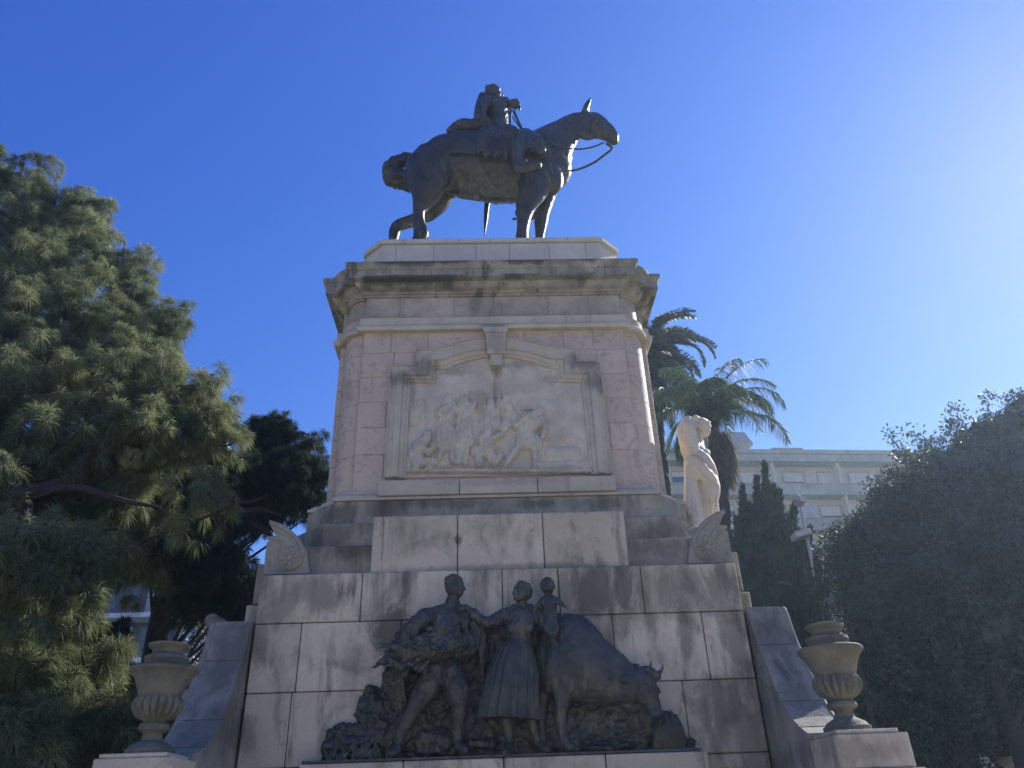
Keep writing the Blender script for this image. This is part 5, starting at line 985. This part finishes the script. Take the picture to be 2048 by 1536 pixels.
# ---- big dark evergreen filling the right
bt = [(16.921, 13.0, 11.801, 1.6), (18.281, 13.0, 11.505, 1.8), (15.916, 13.0, 11.736, 1.4), (14.636, 12.5, 10.679, 1.3), (13.756, 12.5, 10.37, 1.2), (15.203, 11.5, 9.6, 1.8), (13.877, 11.5, 9.174, 1.6), (12.64, 12.0, 9.553, 1.3), (11.856, 12.0, 9.417, 1.0), (11.329, 12.0, 9.123, 0.8), (12.118, 11.5, 8.186, 1.4), (11.157, 11.8, 8.311, 1.1), (10.365, 12.0, 8.252, 0.9), (9.793, 12.0, 7.977, 0.6), (9.826, 12.0, 7.267, 0.7), (10.513, 11.0, 6.833, 1.3), (11.715, 10.5, 6.793, 1.6), (13.423, 10.5, 7.141, 1.8), (9.868, 11.0, 5.947, 1.1), (10.683, 10.5, 5.564, 1.4), (11.758, 10.0, 5.424, 1.6), (12.945, 10.0, 5.273, 1.7), (9.378, 11.0, 5.096, 1.0), (9.871, 10.5, 4.523, 1.3), (10.9, 10.5, 4.264, 1.4), (12.746, 11.5, 4.364, 1.3), (9.343, 11.0, 4.04, 1.1), (10.179, 10.8, 3.431, 1.2), (11.667, 11.5, 3.462, 1.1), (9.519, 11.0, 2.926, 1.0), (10.883, 11.5, 2.597, 1.0), (9.194, 12.0, 4.789, 1.0), (8.821, 12.0, 3.835, 1.0), (16.319, 12.0, 8.246, 1.9), (9.055, 12.0, 3.248, 1.0), (14.236, 13.5, 3.727, 1.2)]
big = crown_tree('evergreen_tree', (13.2, 12, 0), 'massive dark evergreen tree covering the right side below the glare', bt, 2900, .115, .034, M['leafd'], 40, ([(13.0, 12.6, -.2), (13.1, 12.4, 3), (13.4, 12.2, 6), (13.6, 12.2, 9)], [.5, .4, .3, .12]), shell=.3, twigs=1, core_k=.52, mop=(30, 95, .30))
crown_tree('slender_tree', (17, 19, 0), 'light leafy tree rising above the dark evergreen beside the apartment roof', [(16.652, 19.0, 14.809, 0.55), (16.304, 19.0, 15.044, 0.35), (17.338, 19.0, 15.02, 0.5), (17.683, 19.0, 14.785, 0.45), (16.867, 19.0, 14.133, 0.6), (17.344, 19.0, 14.012, 0.6), (17.956, 19.0, 14.33, 0.4), (18.405, 19.0, 14.769, 0.3), (17.751, 19.0, 13.673, 0.7), (15.63, 19.0, 12.653, 0.8), (16.749, 19.0, 13.05, 0.9), (15.176, 19.0, 12.454, 0.6), (14.768, 19.0, 12.05, 0.5), (16.957, 19.0, 12.411, 0.8), (18.775, 19.0, 14.311, 0.6)], 210, .17, .045, M['leafl'], 50, ([(17.6, 19, -.2), (17.4, 19, 6), (17.3, 19, 12.5)], [.25, .2, .07]), shell=.9)
# strap-leaved shrubs and pale bushes in front of the evergreen
def shrub(name, loc, label, c, R, n, L, wd, m, seed, grav=.5):
    t = thing(name, loc, label, 'shrub'); r = np.random.RandomState(seed); g = G()
    d = unit(r.randn(n, 3)+np.array([0, 0, .7])); P0 = np.array(c)+r.randn(n, 3)*R*.45
    s_ = unit(np.cross(d, r.randn(n, 3)))*wd; K = 5; V = []; F = []
    for k in range(K):
        u = k/(K-1); p = P0+d*(L*u); p[:, 2] -= grav*L*u*u; ww = s_*(1-u)**.6*(.5+u if u < .5 else 1); V.append(p-ww); V.append(p+ww)
    V = np.stack(V, 1).reshape(-1, 3); i = np.arange(n)[:, None]*2*K
    F = np.concatenate([i+np.array([[2*k, 2*k+1, 2*k+3, 2*k+2]]) for k in range(K-1)], 1).reshape(-1, 4)
    rawmesh('foliage', V, F, m, t, nv=4); g.tube([(c[0], c[1], -.1), (c[0], c[1], c[2]*.5), (c[0], c[1], c[2])], [.09, .07, .04], n=8); obj('stem', g, M['bark'], t, smooth=True)
shrub('arching_shrub', (8.4, 9.6, 0), 'bright strap-leaved shrub behind the lamp post', (8.398, 9.6, 6.199), .8, 520, .75, .016, M['leafl'], 61)
crown_tree('leafy_bush', (8.2, 10.8, 0), 'yellow-green leafy bush climbing beside the lamp post', [(8.396, 11.0, 7.022, 0.2), (8.328, 11.0, 6.5, 0.22), (8.132, 11.0, 5.995, 0.2), (8.354, 11.0, 7.426, 0.18), (8.493, 11.0, 6.756, 0.15), (8.98, 11.0, 8.238, 0.2), (8.948, 11.0, 7.82, 0.2)], 900, .10, .03, M['leafl'], 62, ([(8.1, 11, -.1), (8.2, 11, 4), (8.5, 11, 7.5)], [.06, .05, .02]), cat='bush', shell=.9)
crown_tree('pale_bush', (10.6, 9.5, 0), 'small pale-leaved bush low in the shade under the evergreen', [(9.685, 9.3, 3.488, 0.3), (9.454, 9.3, 3.291, 0.35), (9.789, 9.3, 3.281, 0.3), (9.197, 9.3, 2.997, 0.3), (9.528, 9.3, 2.987, 0.3), (8.97, 9.3, 2.609, 0.35), (9.297, 9.3, 2.599, 0.4)], 500, .12, .035, M['leafl'], 66, ([(10.0, 9.3, -.1), (10.0, 9.3, 1.5), (10, 9.3, 3)], [.06, .05, .02]), cat='bush', shell=.9)
# leaning trunk at the bottom right corner
t = thing('bare_trunk_tree', (13.2, 10.5, 0), 'dark leaning tree trunk in the bottom right corner above the white pillar', 'tree')
g = G(); g.tube([(11.034, 9.0, 1.412), (11.149, 9.0, 2.426), (11.146, 9.0, 3.009), (11.149, 9.1, 3.626), (11.326, 9.3, 4.283), (11.729, 9.6, 5.107)], [.3, .22, .19, .16, .13, .08], n=12); g.tube([(11.108, 9.0, 3.209), (11.625, 9.0, 3.701), (12.337, 9.2, 4.345)], [.13, .11, .08], n=10)
sculpt('trunk', g, M['bark'], t, voxel=.03, smooth=1, disp=.03, dscale=.2)
Pq, Dq = in_clumps([(11.998, 9.8, 5.374, 0.9), (12.678, 9.8, 4.891, 0.9), (13.524, 9.8, 5.808, 1.1)], 420, shell=.8, seed=71); Vq, Fq_ = leaves(Pq, Dq, .16, .045, seed=72); rawmesh('crown', Vq, Fq_, M['leafd'], t)
# ---- palms
def frond(r, base, az, el, L, nl, ll, droop, hang, stiff, V, F, RS, w_=.016):
    K = 14; p = np.array(base, float); pts = [p.copy()]; e = el
    for k in range(K):
        d = np.array([math.cos(az)*math.cos(e), math.sin(az)*math.cos(e), math.sin(e)]); p = p+d*L/K; pts.append(p.copy()); e -= droop/K*(1+1.4*k/K)
    pts = np.array(pts); RS.append(([tuple(q) for q in pts[::2]], list(np.linspace(.035, .008, len(pts[::2])))))
    side = np.array([-math.sin(az), math.cos(az), 0])
    t = np.linspace(.12, 1, nl); ix = t*(K); i0 = np.minimum(ix.astype(int), K-1); f = (ix-i0)[:, None]; C = pts[i0]*(1-f)+pts[i0+1]*f; T = unit(pts[i0+1]-pts[i0])
    for s_ in (-1, 1):
        l = ll*(np.sin(np.clip(t, 0, 1)*math.pi*.92+.15)**.5*(.85+.3*r.rand(nl)))[:, None]
        d = unit(side*s_*1.0+T*stiff+np.array([0, 0, .35-hang*.9])+r.randn(nl, 3)*(.10+.12*hang))
        wv = unit(np.cross(d, T+r.randn(nl, 3)*.3))*w_
        m1 = C+d*l*.5; m1[:, 2] -= hang*.12*l[:, 0]; tp = C+d*l; tp[:, 2] -= hang*.55*l[:, 0]
        q = np.stack([C-wv*.6, C+wv*.6, m1+wv, m1-wv, tp], 1); o = sum(len(v) for v in V); V.append(q.reshape(-1, 3))
        i = o+np.arange(nl)[:, None]*5; F.append(np.concatenate([i+np.array([[0, 1, 2]]), i+np.array([[0, 2, 3]]), i+np.array([[3, 2, 4]])], 1).reshape(-1, 3))
def palm(name, loc, label, c, fr, m, seed, ll, hang, stiff, trunk, deadn=0, w_=.016, nl=80):
    t = thing(name, loc, label, 'palm tree'); r = np.random.RandomState(seed); V = []; F = []; RS = []
    for (az, el, L, dr) in fr: frond(r, np.array(c)+r.randn(3)*.08, az, el, L, nl, ll, dr, hang, stiff, V, F, RS, w_)
    rawmesh('crown', np.vstack(V), np.vstack(F), m, t)
    g = G()
    for pts, rr_ in RS: g.tube(pts, rr_, n=5, k=2)
    obj('frond_stems', g, m, t, smooth=True)
    if deadn:
        V = []; F = []; RS = []
        for k in range(deadn): frond(r, np.array(c)+np.array([0, 0, -.3])+r.randn(3)*.1, r.rand()*6.28, -.95-.4*r.rand(), 1.9+.5*r.rand(), 60, ll*.8, 1.0, 1.2, .9, V, F, RS, w_)
        rawmesh('dead_skirt', np.vstack(V), np.vstack(F), M['dead'], t)
    g = G(); g.tube(trunk[0], trunk[1], n=16, k=10); o = sculpt('trunk', g, M['bark'], t, voxel=.05, smooth=0, disp=.05, dscale=.25); return t
r = np.random.RandomState(5); fr = []
for k in range(90):
    az = k*2.399; u = k/90; el = 1.35-2.75*u+r.uniform(-.1, .1); fr.append((az, el, 3.0+r.uniform(-.3, .4), .9+.5*r.rand() if u < .7 else .4+.4*r.rand()))
pcn = (5.873, 16.0, 17.182)
palm('date_palm', (pcn[0], 16, 0), 'tall date palm half hidden behind the right side of the pedestal', pcn, fr, M['palm2'], 6, .40, .2, .7, ([(pcn[0], 16, -.2), (pcn[0], 16, 8), (pcn[0], 16, pcn[2]-.2)], [.4, .34, .45]), w_=.028, nl=95)
pq = (6.799, 12.0, 12.355)
fr = []
for k in range(26):
    az = k*2.399+.4; u = k/26; fr.append((az, 1.5-.75*u+r.uniform(-.1, .1), 2.7+r.uniform(-.4, .2), 1.15+.6*r.rand()))
fr += [(.05, .62, 2.9, 1.35), (-.6, .9, 2.4, 1.6), (3.3, .3, 2.2, 1.8), (2.9, .1, 2.0, 1.6)]
palm('feather_palm', (pq[0], 12, 0), 'drooping feather palm with a shaggy brown skirt behind the marble woman', pq, fr, M['palm'], 9, .52, .95, .35, ([(6.242, 12.0, 3.107), (6.407, 12.0, 6.142), (6.52, 12.0, 8.206), (6.677, 12.0, 10.328), (6.78, 12.0, 12.234)], [.2, .2, .2, .22, .16]), deadn=14, w_=.013, nl=90)
# ================================================================ BUILDINGS
M['render'] = mat('pale_render', (.72, .67, .49), tint=(.58, .54, .40), nscale=.35, streak=.35, dirt=(.25, .25, .23), spots=0, bscale=6, bump=.1)
M['slab'] = mat('weathered_concrete_band', (.52, .49, .38), tint=(.32, .30, .24), nscale=.5, streak=.8, dirt=(.24, .235, .19), spots=.4, bscale=6, bump=.1)
M['shutter'] = mat('roller_shutter', (.80, .77, .62), tint=(.7, .67, .55), streak=.3, dirt=(.3, .3, .28), bump=0)
M['glass'] = mat('window_glass', (.05, .07, .09), rough=.12, bump=0, fine=0, spec=.6)
M['tile'] = mat('roof_tower_tiles', (.36, .33, .28), tint=(.28, .26, .23), bump=0, streak=.3)
M['white'] = mat('white_balcony_paint', (.72, .73, .74), tint=(.6, .61, .63), bump=0)
M['curtain'] = mat('window_with_blind', (.34, .38, .44), rough=.2, bump=0, spec=.6)
M['dark'] = mat('dark_facade_metal', (.045, .05, .06), rough=.5, bump=0)
M['lamp'] = mat('grey_lamp_metal', (.5, .5, .48), rough=.5, metal=.1, bump=0)
M['glassl'] = mat('lamp_lens', (.6, .58, .45), rough=.3, bump=0)
# right: apartment block, 45 m behind the monument, turned a little
ap = thing('apartment_building', (28, 48, 0), 'long pale apartment block with balcony bands and shutters, right of the pedestal', 'building')
ANG = rad(3.8); OX, OY = 20.0, 48.0; ca, sa = math.cos(ANG), math.sin(ANG)
def tr(g):
    g.v = [(OX+x*ca-y*sa, OY+x*sa+y*ca, z) for x, y, z in g.v]; return g
ZR = 27.85; ST = 2.93
g = G(); g.box(-14, 1.1, 0, 22, 14, ZR-.9); obj('wall', tr(g), M['render'], ap)
g = G(); g.box(-14.2, -.1, ZR-.95, 22.2, 14, ZR); g.box(-14.3, -.25, ZR-.32, 22.3, 14.1, ZR+.02); g.box(-14, .6, ZR+.02, 22, 1.0, ZR+.32); obj('roof_slab', tr(g), M['slab'], ap)
fins = [-13.9, -8.6, -3.5, 2.95, 8.55, 14.2, 19.8]
for k in range(9):
    zt = ZR-.95-2.55-k*ST+.62
    if zt < 1: break
    g = G(); g.box(-14.1, 0, zt-.95, 22.1, .14, zt); g.box(-14.1, .14, zt-.95, 22.1, 1.1, zt-.72); g.box(-14.1, -.06, zt-.06, 22.1, .2, zt+.02)
    obj('balcony', tr(g), M['slab'], ap)
    top = ZR-.95 if k == 0 else zt+ST-.95
    for f in fins:
        if zt < 10 and f < 0: continue
        g = G(); g.box(f, .16, zt, f+.22, 1.1, top-.002); obj('fin', tr(g), M['render'], ap)
    fz = zt-.72
    for j, x in enumerate((-12.6, -10.6, -7.4, -5.2, -2.2, .6, 4.2, 6.7 if k else 7.2, 9.9, 12.3, 15.6, 18)):
        if zt < 13: continue
        a = .85; h0, h1 = fz+.75, fz+2.12
        g = G(); g.box(x-.06, 1.00, h0-.08, x+2*a+.06, 1.12, h0); g.box(x-.08, 0.98, h1, x+2*a+.08, 1.12, h1+.10); g.box(x-.08, 1.00, h0, x, 1.12, h1); g.box(x+2*a, 1.00, h0, x+2*a+.08, 1.12, h1)
        wo = obj('window', tr(g), M['slab'], ap); g = G(); g.box(x, 1.07, h0, x+2*a, 1.11, h1); obj('pane', tr(g), M['glass'], wo)
        dn = [.85, .3, .6, .9, .2, .7, .4, .8][(j*3+k*5) % 8]
        g = G(); zb = h1-(h1-h0)*dn
        nsl = max(2, int((h1-zb)/.09))
        for s_ in range(nsl): zz = zb+(h1-zb)*s_/nsl; g.box(x+.02, 1.03+.004*(s_ % 2), zz, x+2*a-.02, 1.065, zz+(h1-zb)/nsl-.008)
        obj('shutter', tr(g), M['shutter'], wo)
g = G(); g.box(-1.2, 1.6, ZR, 1.9, 6, ZR+.75); g.rings([[(x, y, z) for x, y in ((-1.6-e, 1.6-e), (1.9+e, 1.6-e), (1.9+e, 6), (-1.6-e, 6))] for e, z in ((.0, ZR+.75), (.4, ZR+1.15), (.4, ZR+1.3), (0, ZR+2.5))]); obj('roof_tower', tr(g), M['tile'], ap)
g = G(); g.cbox(4.2, 1.6, ZR, 6.4, 3.6, ZR+.85, .02); g.box(4.0, 1.5, ZR+.86, 6.7, 3.8, ZR+1.02); g.box(4.7, 1.55, ZR+.45, 5.9, 1.6, ZR+.75); obj('chimney', tr(g), M['tile'], ap)
g = G(); g.lathe([(.001, 0), (.55, 0), (.6, .1), (.55, .7), (.5, .8), (.001, .85)], (3.6, 2.2, ZR), 20); obj('water_tank', tr(g), M['dark'], ap, smooth=40)
g = G(); g.lathe([(.001, 0), (.65, 0), (.65, .25), (.45, .55), (.001, .68)], (10.1, 2.6, ZR+.1), 20); obj('roof_vent', tr(g), M['slab'], ap, smooth=40)
g = G(); g.cbox(11.9, .9, ZR-2.35, 12.8, 1.35, ZR-1.55, .03); ac = obj('air_conditioner', tr(g), M['shutter'], ap); g = G(); g.lathe([(.001, 0), (.28, 0), (.28, .03), (.001, .03)], (0, 0, 0), 20); g.v = [(12.3+x, .885-z, ZR-1.95+y) for x, y, z in g.v]; obj('fan_grille', tr(g), M['dark'], ac)
g = G(); g.lathe([(.001, .12), (.25, .09), (.5, 0), (.53, 0), (.27, .12), (.001, .16)], (0, 0, 0), 24); dc = (24.569, 47.0, 22.133); g.v = [(dc[0]+x, 47.0-z, dc[2]+y) for x, y, z in g.v]; dish = obj('satellite_dish', g, M['lamp'], ap, smooth=40)
g = G(); g.tube([(dc[0], 47, dc[2]-.1), (dc[0], 47.6, dc[2]-.3), (dc[0], 48.2, dc[2]-.3)], .05, n=6); obj('dish_arm', g, M['lamp'], dish)
# left: modern block with dark frames and white balcony slabs, seen through the pines
lb = thing('apartment_building', (-24, 44, 0), 'white and dark modern apartment block glimpsed through the pines on the left', 'building')
LX0, LX1 = -43, -20.0; LY = 44
g = G(); g.box(LX0, LY+1.6, 0, LX1-1, LY+5.5, 27.2); obj('wall', g, M['dark'], lb)
base = 15.021
k0 = int(base/2.92)
for k in range(-4, 5):
    z = base+k*2.92
    if z < .5 or z > 27: continue
    g = G(); g.cbox(LX0, LY, z-.32, LX1+.3, LY+1.7, z, .02); sl_ = obj('balcony_slab', g, M['white'], lb)
    if z > 24.5: continue
    g = G(); g.tube([(LX0, LY+.08, z+1.0), (LX1+.2, LY+.08, z+1.0)], .03, n=5, k=1, sharp=True)
    for q in range(4): g.tube([(LX0, LY+.08, z+.2+.19*q), (LX1+.2, LY+.08, z+.2+.19*q)], .014, n=4, k=1, sharp=True)
    for q in range(0, 24, 2): g.tube([(LX0+q, LY+.08, z), (LX0+q, LY+.08, z+1.0)], .025, n=4, k=1, sharp=True)
    obj('railing', g, M['dark'], lb)
    for j, x in enumerate(np.arange(LX0+.6, LX1-1.5, 2.6)):
        g = G(); g.box(x, LY+1.52, z+.05, x+2.2, LY+1.6, z+2.45); wo = obj('window', g, M['dark'], lb)
        g = G(); g.box(x+.08, LY+1.49, z+.12, x+1.06, LY+1.53, z+2.35); g.box(x+1.14, LY+1.49, z+.12, x+2.12, LY+1.53, z+2.35); obj('pane', g, M['curtain'] if (j+k) % 3 else M['glass'], wo)
g = G(); g.box(LX0-.3, LY-.2, 27.0, LX1+.2, LY+5.6, 27.5); obj('roof_slab', g, M['white'], lb)
# lamp post with two floodlights
lp = thing('lamp_post', (8.9, 12, 0), 'thin grey lamp post with two box floodlights in front of the cypress', 'street lamp')
pb = (8.819, 12.0, 5.427); pm = (8.84, 12.0, 6.366); pt = (8.934, 12.0, 9.769)
g = G(); g.tube([(pb[0]+.05, 12, 0), pb, pm, pt], [.075, .06, .055, .045], n=10); obj('pole', g, M['lamp'], lp, smooth=True)
for (c, w1, tl) in (((8.868, 11.8, 9.521), .12, 25), ((8.576, 11.6, 8.455), .24, -12)):
    g = G(); g.cbox(-w1, -.22, -.09, w1, .22, .09, .03); Rm = np.array(roty(tl)); g.v = [tuple(np.array(c)+Rm@np.array(p)) for p in g.v]; o = obj('floodlight', g, M['lamp'], lp)
    g = G(); g.box(-w1+.03, -.232, -.07, w1-.03, -.222, .07); g.v = [tuple(np.array(c)+Rm@np.array(p)) for p in g.v]; obj('lens', g, M['glassl'], o)
    g = G(); g.tube([c, (c[0]+.2, 12, c[2]-.05)] if w1 < .2 else [c, (c[0]+.27, 11.8, c[2]+.0), (c[0]+.30, 12, c[2]+.05)], .025, n=6); obj('bracket', g, M['lamp'], o)
g = G(); g.lathe([(.001, 0), (.16, 0), (.16, .03), (.09, .08), (.085, .4), (.001, .4)], (pb[0]+.05, 12, 0), 16); obj('foot', g, M['lamp'], lp, smooth=40)
# white moulded pillar at the bottom right corner
wp = thing('stone_pillar', (12.9, 10.5, 0), 'white moulded stone pillar cut by the bottom right corner', 'pillar')
pc_ = (11.982, 10.5, 2.685)
def sq(g, x, y, prof): g.rings([[(x-r_, y-r_, z), (x+r_, y-r_, z), (x+r_, y+r_, z), (x-r_, y+r_, z)] for r_, z in prof])
g = G(); zt = pc_[2]; sq(g, pc_[0]+.1, 10.7, [(.34, 0), (.34, .2), (.27, .24), (.27, zt-.32)]); obj('shaft', g, M['plinth'], wp)
g = G(); sq(g, pc_[0]+.1, 10.7, [(.27, zt-.318), (.31, zt-.24), (.36, zt-.18), (.36, zt-.06), (.32, zt)]); obj('capital', g, M['plinth'], wp)
